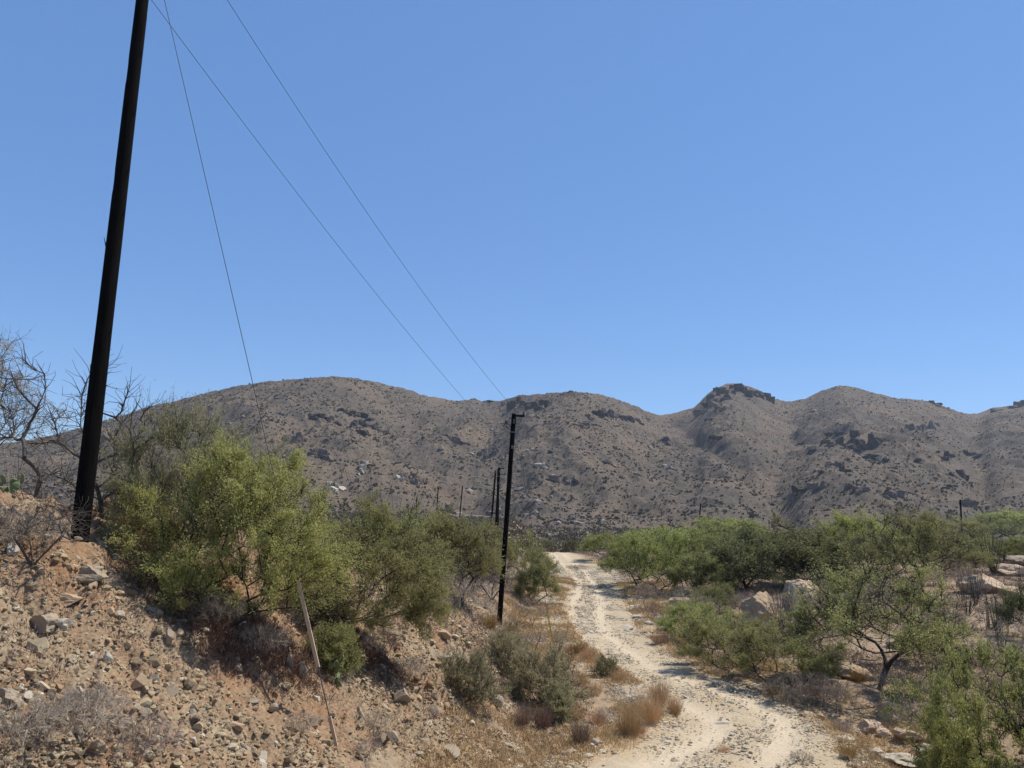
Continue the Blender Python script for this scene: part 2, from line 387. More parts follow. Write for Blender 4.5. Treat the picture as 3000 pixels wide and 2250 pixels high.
def grow(att, r, roots=None, curve=.13, greed=.45, seg=.35, drop=0., rp=.25):
    """joins attractor points into a branching skeleton; returns nodes, parents"""
    P_ = [np.zeros(3)] if roots is None else [np.zeros(3)]+list(roots); par = [-1]+[0]*(len(P_)-1); ln = [0]+[np.linalg.norm(p) for p in P_[1:]]
    term = []
    for p in att[np.argsort(np.linalg.norm(att, axis=1))]:
        Q = np.array(P_); dd = np.linalg.norm(Q-p, axis=1)+greed*np.array(ln)
        dd[0] += rp*np.linalg.norm(p)
        j = int(np.argmin(dd)); q = P_[j]; D = np.linalg.norm(p-q); n = max(1, int(D/seg+.5)); jj = j
        bend = r.normal(size=3)*curve*D; bend[2] += .10*D-drop*D
        for k in range(1, n+1):
            t_ = k/n; w = q+(p-q)*t_+bend*math.sin(math.pi*t_)*.9+r.normal(size=3)*.05*D/n*(k < n)
            P_.append(w); par.append(jj); ln.append(ln[jj]+np.linalg.norm(w-P_[jj])); jj = len(P_)-1
        term.append(jj)
    return np.array(P_), np.array(par), np.array(term)
def radii(P_, par, tip, ex=.48):
    n = np.zeros(len(P_)); ch = np.zeros(len(P_), int)
    for p in par[1:]: ch[p] += 1
    n[ch == 0] = 1
    for i in range(len(P_)-1, 0, -1): n[par[i]] += n[i]
    return tip*np.maximum(n, 1)**ex
def dome(N, r, rad, h, z0=.25, flat=.5, shell=.55, cx=0, cy=0, lump=.3):
    """points in a lumpy dome shape: radii rad(x,y), height h"""
    d = r.normal(size=(N*3, 3)); d[:, 2] = np.abs(d[:, 2])*1.0-.25; d = unit(d)
    rr_ = shell+(1-shell)*r.uniform(0, 1, len(d))**.6
    lum = 1+lump*(n3(d*2.3+r.uniform(0, 40, 3), 9)-.5)*2
    p = d*(rr_*lum)[:, None]; p[:, 0] *= rad[0]; p[:, 1] *= rad[1]; p[:, 2] = z0*h+p[:, 2]*(1-z0)*h
    p = p[p[:, 2] > .08*h][:N]; p[:, 0] += cx; p[:, 1] += cy
    return p
def make_tree(seed, rad, h, n_att=120, twigs=7, twl=.32, leaves=30000, ll=.05, lw=.013, tip=.006, z0=.3, shell=.5, up=.35, cx=0, cy=0, lump=.35, spread=.03, greed=.45, fill=.75, sides=4, extra=None, curve=.13, clump=.42):
    r = np.random.default_rng(seed)
    att = dome(n_att, r, rad, h, z0, shell=shell, cx=cx, cy=cy, lump=lump)
    if extra is not None: att = np.vstack([att, extra])
    N_, par, term = grow(att, r, seg=max(.12, h*.09), greed=greed, curve=curve); rd = radii(N_, par, tip)
    A, B, ra, rb = [N_[par[1:]]], [N_[1:]], [np.minimum(rd[par[1:]], rd[1:]*1.5)], [rd[1:]]
    cand = np.concatenate([term, np.where(rd < tip*2.2)[0]]); src = r.choice(cand, len(term)*twigs)
    c0 = att.mean(0)*np.array([1, 1, .4]); out = unit(N_[src]-c0)
    d = unit(out*.7+r.normal(size=out.shape)*.75+np.array([0, 0, up])); L = twl*r.uniform(.5, 1.3, len(src))
    E1 = N_[src]+d*L[:, None]*.5+r.normal(size=d.shape)*.02; E2 = E1+unit(d+r.normal(size=d.shape)*.35+np.array([0, 0, up*.3]))*L[:, None]*.55
    A += [N_[src], E1]; B += [E1, E2]; ra += [np.full(len(src), tip*.8), np.full(len(src), tip*.5)]; rb += [np.full(len(src), tip*.5), np.full(len(src), tip*.2)]
    V, Fq = frusta(np.vstack(A), np.vstack(B), np.concatenate(ra), np.concatenate(rb), sides if len(att) < 400 else 3)
    wgt = np.clip(n3(N_[src]*(3.2/max(rad[0], .5))+r.uniform(0, 30, 3), 21)-clump, .015, 1)*r.exponential(1, len(src)); k = r.choice(len(src), leaves, p=wgt/wgt.sum()); t_ = r.uniform(.0, 1.1, leaves)[:, None]; first = r.uniform(size=(leaves, 1)) < .45
    pos = np.where(first, N_[src[k]]+(E1[k]-N_[src[k]])*t_, E1[k]+(E2[k]-E1[k])*t_)+r.normal(size=(leaves, 3))*spread
    ld = d[k]*.8+r.normal(size=(leaves, 3))*.7+np.array([0, 0, up*.4])
    LV, LF = slivers(pos, ld, ll*r.uniform(.6, 1.4, leaves), lw*r.uniform(.7, 1.3, leaves), r)
    return (V, Fq), (LV, LF)
PROT = {}; SZ = {}
def proto(key, leafm, name='crown', bark=None, **kw):
    (V, Fq), (LV, LF) = make_tree(**kw)
    PROT[key] = (mesh('trunk', V, Fq, bark or BARK, True), mesh('crown', LV, LF, LEAF[leafm]))
    SZ[key] = (np.percentile(LV[:, 0], 98.5)-np.percentile(LV[:, 0], 1.5), np.percentile(LV[:, 2], 99))
def plant(key, loc, label, cat, group=None, name='mesquite_tree', sc=1., rz=0., leaf=None, parts=('trunk', 'crown')):
    e = empty(name, loc, label, cat, group); e.scale = (sc if isinstance(sc, tuple) else (sc, sc, sc)); e.rotation_euler = (0, 0, rz)
    for pn, me in zip(parts, PROT[key]):
        o = link(pn, me, e)
    return e
def plant_leaf(key, leafm):
    k = key+'_'+leafm
    if k not in PROT:
        me = PROT[key][1].copy(); me.materials[0] = LEAF[leafm]; PROT[k] = (PROT[key][0], me)
    return k

# --- near individual shrubs and trees (metres; px -> m at depth Y is Y/F)
def at(px, py, **k): return G(px, py, **k)
b = at(660, 1850); s = b[1]/F
proto('big_yellow', 'yellow', seed=3, rad=(1.66*b[1]/11.4, 1.25), h=2.6*b[1]/11.4, clump=.2, n_att=330, twigs=10, twl=.34, leaves=110000, ll=.052, lw=.0125, tip=.0042, z0=.27, shell=.38, up=.4, cx=.12, lump=.14, spread=.035)
plant('big_yellow', b, 'large yellow-green bush with a dark forked trunk on the cut bank', 'tree', name='palo_verde_tree')
b = at(560, 1640); b = P(560, 1480, 13.6); b = on(b[0], b[1])
proto('wispy', 'grey', seed=5, rad=(1.5, 1.0), h=2.6, n_att=190, twigs=9, twl=.55, leaves=52000, ll=.07, lw=.010, tip=.004, z0=.35, shell=.4, up=1.1, lump=.5, spread=.035)
plant('wispy', b, 'wispy grey-green bush with tall upright twigs rising behind the large yellow-green bush', 'tree', name='palo_verde_tree')
b = at(965, 1975)
proto('low_clump', 'green', seed=6, rad=(.36, .36), h=.72, clump=.2, n_att=90, twigs=9, twl=.24, leaves=26000, ll=.045, lw=.012, tip=.003, z0=.2, up=.5, spread=.025)
plant('low_clump', b, 'small green bush beside the wooden guard of the guy wire, under the large bush', 'shrub', name='green_shrub')
b = at(1005, 1875)
proto('second', 'grey', seed=8, rad=(1.5, 1.2), h=2.6, clump=.1, n_att=270, twigs=9, twl=.36, leaves=95000, ll=.052, lw=.0125, tip=.0042, z0=.24, up=.35, cx=.5, lump=.3, spread=.03)
PROT['second'][1].materials[0] = leafmat('olive_leaf', (.24, .25, .10), (.33, .335, .13), (.43, .40, .18))
plant('second', b, 'olive-green bush spreading right, beside the large yellow-green bush', 'tree', name='mesquite_tree')
b = at(1365, 1800)
proto('third', 'green', seed=12, rad=(1.5, 1.3), h=2.9, n_att=210, twigs=8, twl=.42, leaves=36000, ll=.075, lw=.02, tip=.006, z0=.55, shell=.55, up=.25, cx=-.5, lump=.35, spread=.05, greed=.3)
plant('third', b, 'green mesquite with bare dark lower branches, just left of the second black pole', 'tree')
b = at(1568, 1770)
proto('fourth', 'green', seed=14, rad=(.9, 1.1), h=2.7, n_att=170, twigs=8, twl=.42, leaves=34000, ll=.075, lw=.02, tip=.005, z0=.3, up=.3, lump=.35, spread=.05)
plant('fourth', b, 'rounded green mesquite beside the dirt track, just right of the second black pole', 'tree')
b = at(1590, 2085)
proto('fifth', 'grey', seed=16, rad=(.78, .7), h=1.55, n_att=170, twigs=8, twl=.34, leaves=24000, ll=.06, lw=.012, tip=.0045, z0=.2, up=.7, lump=.4, spread=.03)
plant('fifth', b, 'grey-green bush at the foot of the cut bank beside the golden grass', 'shrub', name='grey_green_shrub')
b = at(1490, 1985)
plant('fifth', b, 'sparser grey-green bush on the bank below the second black pole', 'shrub', name='grey_green_shrub', sc=.8, rz=2.2)
b = at(1625, 2120)
proto('dense_low', 'grey', seed=17, rad=(.34, .34), h=.85, n_att=70, twigs=8, twl=.22, leaves=14000, ll=.05, lw=.012, tip=.003, z0=.2, up=.6, spread=.025)
plant('dense_low', b, 'small dark green bush at the foot of the bank behind two dry grass clumps', 'shrub', name='dark_shrub')
for px, py, sc_, lab in ((1370, 2075, .75, 'small blue-green bush alone among stones on the lower bank'), (1775, 1985, .42, 'small thin green bush on the left verge of the track bend'), (640, 1990, .0, '')):
    if sc_: plant('fifth', at(px, py), lab, 'shrub', name='grey_green_shrub', sc=sc_, rz=px)
# pale green tree cut by the left edge
b = P(-95, 1440, 15.5); b = on(b[0], b[1])
proto('edge', 'grey', seed=18, rad=(1.15, 1.0), h=3.4, n_att=150, twigs=8, twl=.45, leaves=11000, ll=.07, lw=.013, tip=.004, z0=.5, up=-.3, lump=.4, spread=.04)
plant('edge', b, 'pale grey-green tree with hanging pods cut off by the left edge of the view', 'tree', name='palo_verde_tree')

# dead, bare trees behind the pole
def bare(seed, att, tip=.006, twigs=4, twl=.25, greed=.3, curve=.13, roots=None, mat=DEAD, seg=.14, up=.2, ex=.55, twn=1.0, sides=5, drop=0, rp=.25):
    r = np.random.default_rng(seed); att = np.asarray(att, float)
    N_, par, term = grow(att, r, seg=seg, greed=greed, curve=curve, roots=roots, drop=drop, rp=rp); rd = radii(N_, par, tip, ex)
    A, B, ra, rb = [N_[par[1:]]], [N_[1:]], [np.minimum(rd[par[1:]], rd[1:]*1.6)], [rd[1:]]
    cand = np.where(rd < tip*3)[0]; src = r.choice(cand, int(len(term)*twigs))
    prev = unit(N_[src]-N_[par[src]]); d = unit(prev+r.normal(size=prev.shape)*.6+np.array([0, 0, up])); p0 = N_[src]; w = tip*.7
    for k in range(3):
        L = twl*r.uniform(.2, .5, len(src)); p1 = p0+d*L[:, None]; A.append(p0); B.append(p1); ra.append(np.full(len(src), w)); rb.append(np.full(len(src), w*.7)); w *= .7
        p0 = p1; d = unit(d+r.normal(size=d.shape)*.45)
    V, Fq = frusta(np.vstack(A), np.vstack(B), np.concatenate(ra), np.concatenate(rb), sides)
    return V, Fq
def pixatt(base, pts, r, Yoff=.5):
    out = []
    for px, py in pts: out.append(P(px, py, base[1]+r.uniform(-Yoff, Yoff))-base)
    return np.array(out)
r0 = np.random.default_rng(50)
b = P(305, 1525, 13.2); b = on(b[0], b[1])
pts = [(330, 1290), (355, 1240), (350, 1180), (315, 1130), (310, 1080), (375, 1150), (400, 1190), (430, 1200), (450, 1270), (465, 1285), (420, 1260), (290, 1350), (270, 1280), (240, 1160), (235, 1250), (200, 1225), (150, 1215), (170, 1300), (130, 1300), (90, 1300), (215, 1330), (245, 1400), (370, 1330), (390, 1300), (350, 1440), (400, 1420), (330, 1400), (280, 1420), (205, 1440), (180, 1400), (410, 1230), (385, 1240), (340, 1330), (300, 1210), (260, 1210)]
V, Fq = bare(31, pixatt(b, pts, r0), tip=.0095, twigs=8, twl=.42, up=.25, ex=.5)
o = link('dead_tree', mesh('dead_tree', V, Fq, DEAD, True), loc=b); tag(o, 'leafless dark tree with crooked branches standing behind the nearest black pole', 'tree')
b = P(165, 1455, 12.8); b = on(b[0], b[1])
pts = [(110, 1400), (60, 1340), (0, 1290), (-60, 1240), (20, 1200), (15, 1130), (60, 1090), (75, 1060), (40, 1110), (100, 1110), (130, 1095), (90, 1180), (110, 1200), (75, 1240), (50, 1290), (95, 1450), (40, 1470), (70, 1160), (-30, 1100), (0, 1060), (130, 1380), (175, 1380)]
V, Fq = bare(33, pixatt(b, pts, r0), tip=.0095, twigs=8, twl=.42, up=.3, ex=.5)
o = link('dead_tree', mesh('dead_tree', V, Fq, DEAD, True), loc=b); tag(o, 'leafless tree leaning out of the left edge with long arching branches', 'tree')

# bare grey shrubs
def fan(n, r, rad, h, z0=.3):
    a = r.uniform(0, 6.28, n); q = r.uniform(.15, 1, n)**.7; return np.stack([np.cos(a)*q*rad, np.sin(a)*q*rad, h*(z0+(1-z0)*r.uniform(.2, 1, n))*(1-.25*q)], -1)
def bare_proto(key, seed, rad, h, n=40, tip=.0035, twigs=9, twl=.2, m=None, greed=.1, up=.35):
    r = np.random.default_rng(seed); V, Fq = bare(seed, fan(n, r, rad, h), tip=tip, twigs=twigs, twl=twl, greed=greed, curve=.12, mat=m, up=up, sides=3, seg=.1, rp=-.42)
    PROT[key] = (mesh('stems', V, Fq, m or LEAF['twig']),)
bare_proto('bare_a', 61, .55, .8, 60); bare_proto('bare_b', 62, .5, .6, 90, .0028, 14, .16); bare_proto('bare_c', 63, .6, 1.1, 70, .0035, 10, .25)
bare_proto('bare_thick', 64, .62, .95, 60, .0045, 8, .25, DEAD, greed=.02)
def simple(key, loc, label, cat, name, group=None, sc=1., rz=0.):
    o = link(name, PROT[key][0], loc=loc); o.scale = sc if isinstance(sc, tuple) else (sc,)*3; o.rotation_euler = (0, 0, rz); return tag(o, label, cat, group)
def gp(px, py, dz=-.02):
    p = at(px, py); p[2] = float(gz(np.array([p[0]]), np.array([p[1]]))[0])+dz; return p
simple('bare_thick', gp(85, 1735), 'bare brown shrub with forked stems on the slope below the nearest pole', 'shrub', 'bare_shrub', sc=.95)
for k, px, py, sc_, rz_, lab in (
  ('bare_b', 30, 1650, 1.0, 0, 'dense grey twiggy shrub at the left edge on the slope above the bare forked shrub'),
  ('bare_b', 120, 1650, .6, 2, 'low grey twiggy shrub just below the foot of the nearest black pole'),
  ('bare_b', 60, 2240, .8, 3, 'grey twiggy bush in the bottom left corner'),
  ('bare_b', 230, 2225, .85, 1, 'grey twiggy bush at the bottom edge, second from the left corner'),
  ('bare_b', 395, 2255, .85, 4, 'grey twiggy bush at the bottom edge, third from the left corner'),
  ('bare_b', 250, 2130, .55, 2, 'low grey twiggy bush in the rubble above the bottom edge bushes'),
  ('bare_b', 880, 2165, .5, 5, 'small brown dry bush left of the lower end of the guy wire'),
  ('bare_b', 1075, 2240, .4, 5, 'tiny dark dry bush at the bottom edge right of the guy wire anchor'),
  ('bare_a', 1095, 2140, .55, 2, 'little bare stalks standing in rubble right of the guy wire'),
  ('bare_b', 760, 1930, .8, 1, 'brown dry brush under the large yellow-green bush'),
  ('bare_b', 620, 1870, .8, 4, 'brown dry brush left of the forked trunk of the large bush'),
  ('bare_b', 1110, 1950, .8, 2, 'brown dry brush under the olive-green bush'),
  ('bare_c', 1250, 1830, 1.0, 2, 'grey dry brush between the olive-green bush and the second pole'),
  ('bare_c', 1330, 1815, 1.0, 5, 'grey dry brush under the bare branches left of the second pole'),
  ('bare_c', 1560, 1840, 1.15, 3, 'tall bare shrub with splayed grey stems beside the track, right of the second pole'),
  ('bare_b', 1560, 1905, .9, 1, 'low grey shrub beside the yellow guard of the second guy wire'),
  ('bare_thick', 1370, 1760, 1.9, 1, 'big dark tangle of bare branches left of the second pole'),
  ('bare_thick', 1440, 1770, 1.5, 3, 'dark bare branches touching the left side of the second pole'),
  ('bare_b', 1190, 2000, .75, 2, 'low fuzzy brown bush on the bank below the olive-green bush'),
  ('bare_b', 1640, 1890, .7, 3, 'low brown shrub on the very edge of the track bend'),
  ('bare_b', 1800, 2060, .55, 1, 'small grey shrub among golden grass inside the track bend'),
  ('bare_b', 1870, 2085, .6, 2, 'small grey shrub beside the tallest golden grass tuft'),
  ('bare_b', 1775, 2130, .6, 5, 'bluish grey shrub among golden grass at the inside of the bend'),
  ('bare_b', 2470, 2155, .55, 2, 'small dry bush on the right verge above the rust-coloured tuft'),
  ('bare_b', 2350, 2230, .45, 4, 'tiny dry bush at the bottom edge on the right side of the track'),
  ('bare_c', 2310, 2070, .85, 2, 'brown dry shrub under the second tree right of the track'),
  ('bare_c', 2400, 2090, .95, 4, 'brown dry shrub on the right verge below the gap between two trees'),
  ('bare_c', 2470, 2100, .8, 1, 'pinkish brown dry shrub on the right verge left of the pale round rock'),
  ('bare_b', 2600, 2040, 1.1, 3, 'dark dry brush heap around the foot of the broad dark-branched tree'),
  ('bare_b', 2700, 2060, 1.1, 6, 'dark dry brush right of the foot of the broad dark-branched tree'),
  ('bare_c', 2680, 2170, .8, 5, 'grey dry bush behind the pale rocks in the bottom right'),
  ('bare_c', 2760, 2190, .8, 2, 'grey dry bush left of the bright tree in the bottom right corner'),
  ('bare_b', 2735, 1965, .6, 2, 'grey dry brush left of the barrel cactus'),
  ('bare_b', 2920, 2030, .6, 2, 'small brown bush on stony ground right of the barrel cactus'),
  ('bare_c', 2300, 1855, 1.4, 2, 'purplish bare brush around the foot of the ocotillo by the boulder'),
  ('bare_c', 2440, 1790, 1.5, 5, 'purplish bare brush right of the cracked round boulder'),
  ('bare_c', 2180, 1815, 1.2, 1, 'dark bare brush against the left side of the squarish boulder')):
    simple(k, gp(px, py), lab, 'shrub', 'bare_shrub', sc=sc_, rz=rz_)
MB_ = [(2430, 1760), (2470, 1830), (2540, 1790), (2110, 1690), (2180, 1660), (2310, 1690), (2440, 1700), (2560, 1740), (2630, 1790), (2780, 1830), (2930, 1860), (2970, 1960), (2700, 1930), (2060, 1830), (2000, 1810), (2230, 1850), (2400, 1900), (1900, 1790), (1690, 1670), (1835, 1700), (1790, 1665), (2960, 1810), (2820, 1720), (2740, 1720), (2200, 1900)]
for i, (px, py) in enumerate(MB_):
    simple(('bare_c', 'bare_b')[i % 3 == 0], gp(px, py), 'dry brown brush between the trees right of the track', 'shrub', 'bare_shrub', 'dry brush between the trees', sc=(1.3, 1.3, .85+.25*(i % 3)), rz=i*1.9)

# grass tufts
def tuft(key, seed, n, rad, h, m, w=.006, lean=.35):
    r = np.random.default_rng(seed); a = r.uniform(0, 6.28, n); q = r.uniform(0, 1, n)**.7
    p0 = np.stack([np.cos(a)*q*rad*.45, np.sin(a)*q*rad*.45, np.zeros(n)], -1); d = np.stack([np.cos(a)*q*lean, np.sin(a)*q*lean, np.ones(n)], -1)+r.normal(size=(n, 3))*.14
    L = h*r.uniform(.25, 1.1, n); V1, F1 = slivers(p0, d, L, w, r)
    k = r.integers(0, n, n); tt = r.uniform(.4, 1, n)[:, None]; V2, F2 = slivers(p0[k]+unit(d[k])*L[k, None]*tt, d[k]+r.normal(size=(n, 3))*.5, h*.22, w*.9, r)
    V, Fq = cat_m([(V1, F1), (V2, F2)]); PROT[key] = (mesh('blades', V, Fq, LEAF[m]),)
tuft('gold', 71, 700, .42, .78, 'straw', .005, .32); tuft('gold_b', 72, 420, .42, .5, 'straw', .005, .5); tuft('rusty', 73, 500, .35, .5, 'rust', .006, .6); tuft('greyt', 74, 450, .28, .55, 'weed')
GT = [('gold', 1845, 2160, 1.0, 'tall golden grass tuft standing front-most inside the track bend'), ('gold', 1905, 2125, 1.0, 'tall golden grass tuft right of the front-most one inside the bend'),
 ('gold', 1930, 2075, .9, 'golden grass tuft close to the inner edge of the bend'), ('gold', 1975, 2095, .7, 'golden grass tuft at the tip of the grassy patch inside the bend'),
 ('gold_b', 1870, 2155, .8, 'short golden tuft between the two tallest ones'), ('gold_b', 1740, 2040, .9, 'golden tuft below the small thin green bush'), ('gold_b', 1700, 2010, .9, 'golden tuft right of the grey-green bush at the foot of the bank'),
 ('gold_b', 1810, 2000, .8, 'golden tuft right of the small thin green bush'), ('gold_b', 1750, 2130, .8, 'golden tuft left of the bluish grey shrub'), ('gold_b', 1690, 2120, .8, 'golden tuft between the dark bush and the bluish grey shrub'),
 ('greyt', 1700, 2185, 1.0, 'grey-brown dry tuft next to the small pile of white stones'), ('greyt', 1530, 2135, 1.0, 'grey-brown upright dry clump, left one of the two at the foot of the bank'), ('greyt', 1590, 2145, 1.0, 'grey-brown upright dry clump, right one of the two at the foot of the bank'),
 ('rusty', 2485, 2225, .75, 'rust-coloured dry tuft on the right verge at the bottom edge'), ('gold_b', 1720, 1935, .8, 'rusty golden tuft on the verge left of the bend'), ('rusty', 1690, 1920, .9, 'rust-coloured tuft beside the track above the small thin green bush'),
 ('rusty', 1660, 1940, 1., 'rust-coloured tuft behind the grey-green bush at the foot of the bank'), ('rusty', 1490, 1870, 1.1, 'rust-coloured grass right at the foot of the second pole'), ('rusty', 1430, 1850, 1.1, 'rust-coloured grass left of the foot of the second pole'),
 ('gold', 370, 1590, .9, 'pale golden grass between the nearest pole and the large bush'), ('gold_b', 410, 1640, .9, 'pale dry grass at the left foot of the large bush'), ('gold_b', 130, 1500, .9, 'pale dry grass behind the slope left of the nearest pole'),
 ('gold_b', 1930, 1890, 1.1, 'golden grass on the right side of the track below the left-hand bush'), ('gold_b', 2010, 1900, 1.1, 'golden grass in the shade edge left of the first tree right of the track'),
 ('rusty', 2265, 2040, .6, 'yellowish tuft at the trunk foot of the second tree right of the track'), ('rusty', 2520, 2000, .9, 'yellowish green tuft left of the broad dark-branched tree trunk'), ('gold_b', 2120, 2200, .5, 'low dry tuft on the crown of the track at the bottom')]
for i, (k, px, py, sc_, lab) in enumerate(GT): simple(k, gp(px, py), lab, 'grass tuft', 'grass_tuft', 'dry grass tufts', sc_, i*1.3)

BRUSH = leafmat('purple_brown_brush', (.165, .13, .09), (.25, .20, .14), (.35, .29, .215), .05)
# dry weeds as ground cover
def weeds(name, x, y, h, mat_, label, w=.006, per=14, sp=.12):
    r = np.random.default_rng(len(x)); n = len(x)*per; i = np.repeat(np.arange(len(x)), per)
    ox = r.normal(size=(n, 2))*sp*np.repeat(h, per)[:, None]/.25
    X, Y_ = x[i]+ox[:, 0], y[i]+ox[:, 1]; pos = np.stack([X, Y_, gz(X, Y_)-.01], -1)
    d = np.stack([ox[:, 0]*3, ox[:, 1]*3, np.full(n, .5)], -1)+r.normal(size=(n, 3))*.35
    V, Fq = slivers(pos, d, np.repeat(h, per)*r.uniform(.4, 1.2, n), w*(1+Y_/18), r)
    o = link(name, mesh(name, V, Fq, mat_)); tag(o, label, 'weeds', kind='stuff')
y = rr.uniform(6, 26, 13000); x = itp(y, FOOT)-rr.uniform(-1.5, 9, len(y)); k = (road_mask(x, y) < -.2) & (x/y > -.9) & (fbm(x*.6, y*.6, 3, 91) > .46); x, y = x[k], y[k]
weeds('dry_weeds', x, y, rr.uniform(.05, .14, len(x)), LEAF['weed'], 'thin dry weeds between the stones of the cut bank')
y = 10+rr.uniform(0, 1, 19000)**1.3*45; a, b_ = redge(y); x = a-rr.uniform(.1, 3.4, len(y)); x2 = b_+rr.uniform(-.2, 3, len(y)); x = np.where(rr.uniform(size=len(y)) < .6, x, x2); k = (fbm(x*.9, y*.9, 3, 92) > .47) & (itp(y, FOOT)-x < 1.2); x, y = x[k], y[k]
weeds('dry_grass', x, y, rr.uniform(.07, .26, len(x)), LEAF['straw'], 'short golden dry grass along both verges of the dirt track')
y = 13+rr.uniform(0, 1, 34000)**1.2*100; x = rr.uniform(-.1, .9, len(y))*y; k = (x > redge(y)[1]+.7) & (fbm(x*.35, y*.35, 3, 93) > .42); x, y = x[k], y[k]
weeds('dry_brush', x, y, rr.uniform(.12, .55, len(x)), BRUSH, 'low brown and grey dry brush covering the flat ground right of the track', per=16)
y = 24+rr.uniform(0, 1, 5000)*60; x = -rr.uniform(-.02, .3, len(y))*y; k = x < redge(y)[0]-.8; x, y = x[k], y[k]
weeds('dry_brush', x, y, rr.uniform(.15, .45, len(x)), LEAF['twig'], 'grey dry brush on the ground left of the track beyond the second pole', per=16)

q_ = [at(px, py) for px, py in ((640, 1860), (560, 1790), (720, 1900), (800, 1930), (860, 1970), (480, 1740), (1010, 1890), (1080, 1930), (1130, 1960), (960, 1900), (620, 1900), (700, 1950))]
c_ = rr.integers(0, len(q_), 2600); x = np.array([q_[i][0] for i in c_])+rr.normal(size=2600)*.32; y = np.array([q_[i][1] for i in c_])+rr.normal(size=2600)*.32
weeds('leaf_litter', x, y, rr.uniform(.06, .22, len(x)), LEAF['litter'], 'brown dead twigs and leaf litter under the bushes of the cut bank', per=14)
# --- prototypes for the trees right of the track and beyond
proto('m1', 'green', seed=101, rad=(1.5, 1.4), h=2.3, n_att=200, twigs=8, twl=.34, leaves=34000, ll=.065, lw=.018, tip=.0055, z0=.42, up=.25, lump=.35, spread=.045, greed=.3)
proto('m2', 'bright', seed=102, rad=(1.8, 1.6), h=2.4, n_att=200, twigs=8, twl=.36, leaves=34000, ll=.07, lw=.02, tip=.0055, z0=.4, up=.3, lump=.45, spread=.05, greed=.3)
proto('corner', 'bright', seed=111, rad=(2.6, 1.8), h=2.0, n_att=330, twigs=9, twl=.26, leaves=90000, ll=.05, lw=.014, tip=.0045, z0=.12, up=.3, lump=.35, spread=.035, greed=.3, clump=.25)
proto('m3', 'green', seed=103, rad=(2.2, 2.0), h=3.3, n_att=260, twigs=9, twl=.42, leaves=38000, ll=.07, lw=.02, tip=.0075, z0=.46, up=.25, lump=.4, shell=.5, spread=.05, greed=.25, curve=.2)
proto('m4', 'bright', seed=104, rad=(2.0, 1.8), h=3.2, n_att=130, twigs=7, twl=.5, leaves=11000, ll=.12, lw=.038, tip=.010, z0=.45, up=.3, lump=.5, spread=.09, greed=.3)
proto('m5', 'green', seed=105, rad=(2.4, 2.1), h=3.4, n_att=130, twigs=7, twl=.55, leaves=11000, ll=.12, lw=.038, tip=.011, z0=.5, up=.3, lump=.5, spread=.09, greed=.3)
proto('m6', 'dark', seed=106, rad=(1.7, 1.6), h=2.8, n_att=120, twigs=7, twl=.5, leaves=15000, ll=.12, lw=.038, tip=.010, z0=.4, up=.4, lump=.55, spread=.09, greed=.3)
proto('f1', 'green', seed=107, rad=(2.3, 2.2), h=3.6, n_att=70, twigs=7, twl=.7, leaves=4500, ll=.22, lw=.075, tip=.017, z0=.45, up=.3, lump=.55, spread=.14, greed=.3)
proto('f2', 'dark', seed=108, rad=(2.0, 2.0), h=3.2, n_att=70, twigs=7, twl=.7, leaves=4200, ll=.22, lw=.075, tip=.017, z0=.42, up=.4, lump=.6, spread=.14, greed=.3)
proto('f3', 'bright', seed=109, rad=(2.5, 2.2), h=3.3, n_att=70, twigs=7, twl=.7, leaves=4500, ll=.22, lw=.07, tip=.017, z0=.42, up=.3, lump=.6, spread=.14, greed=.3)
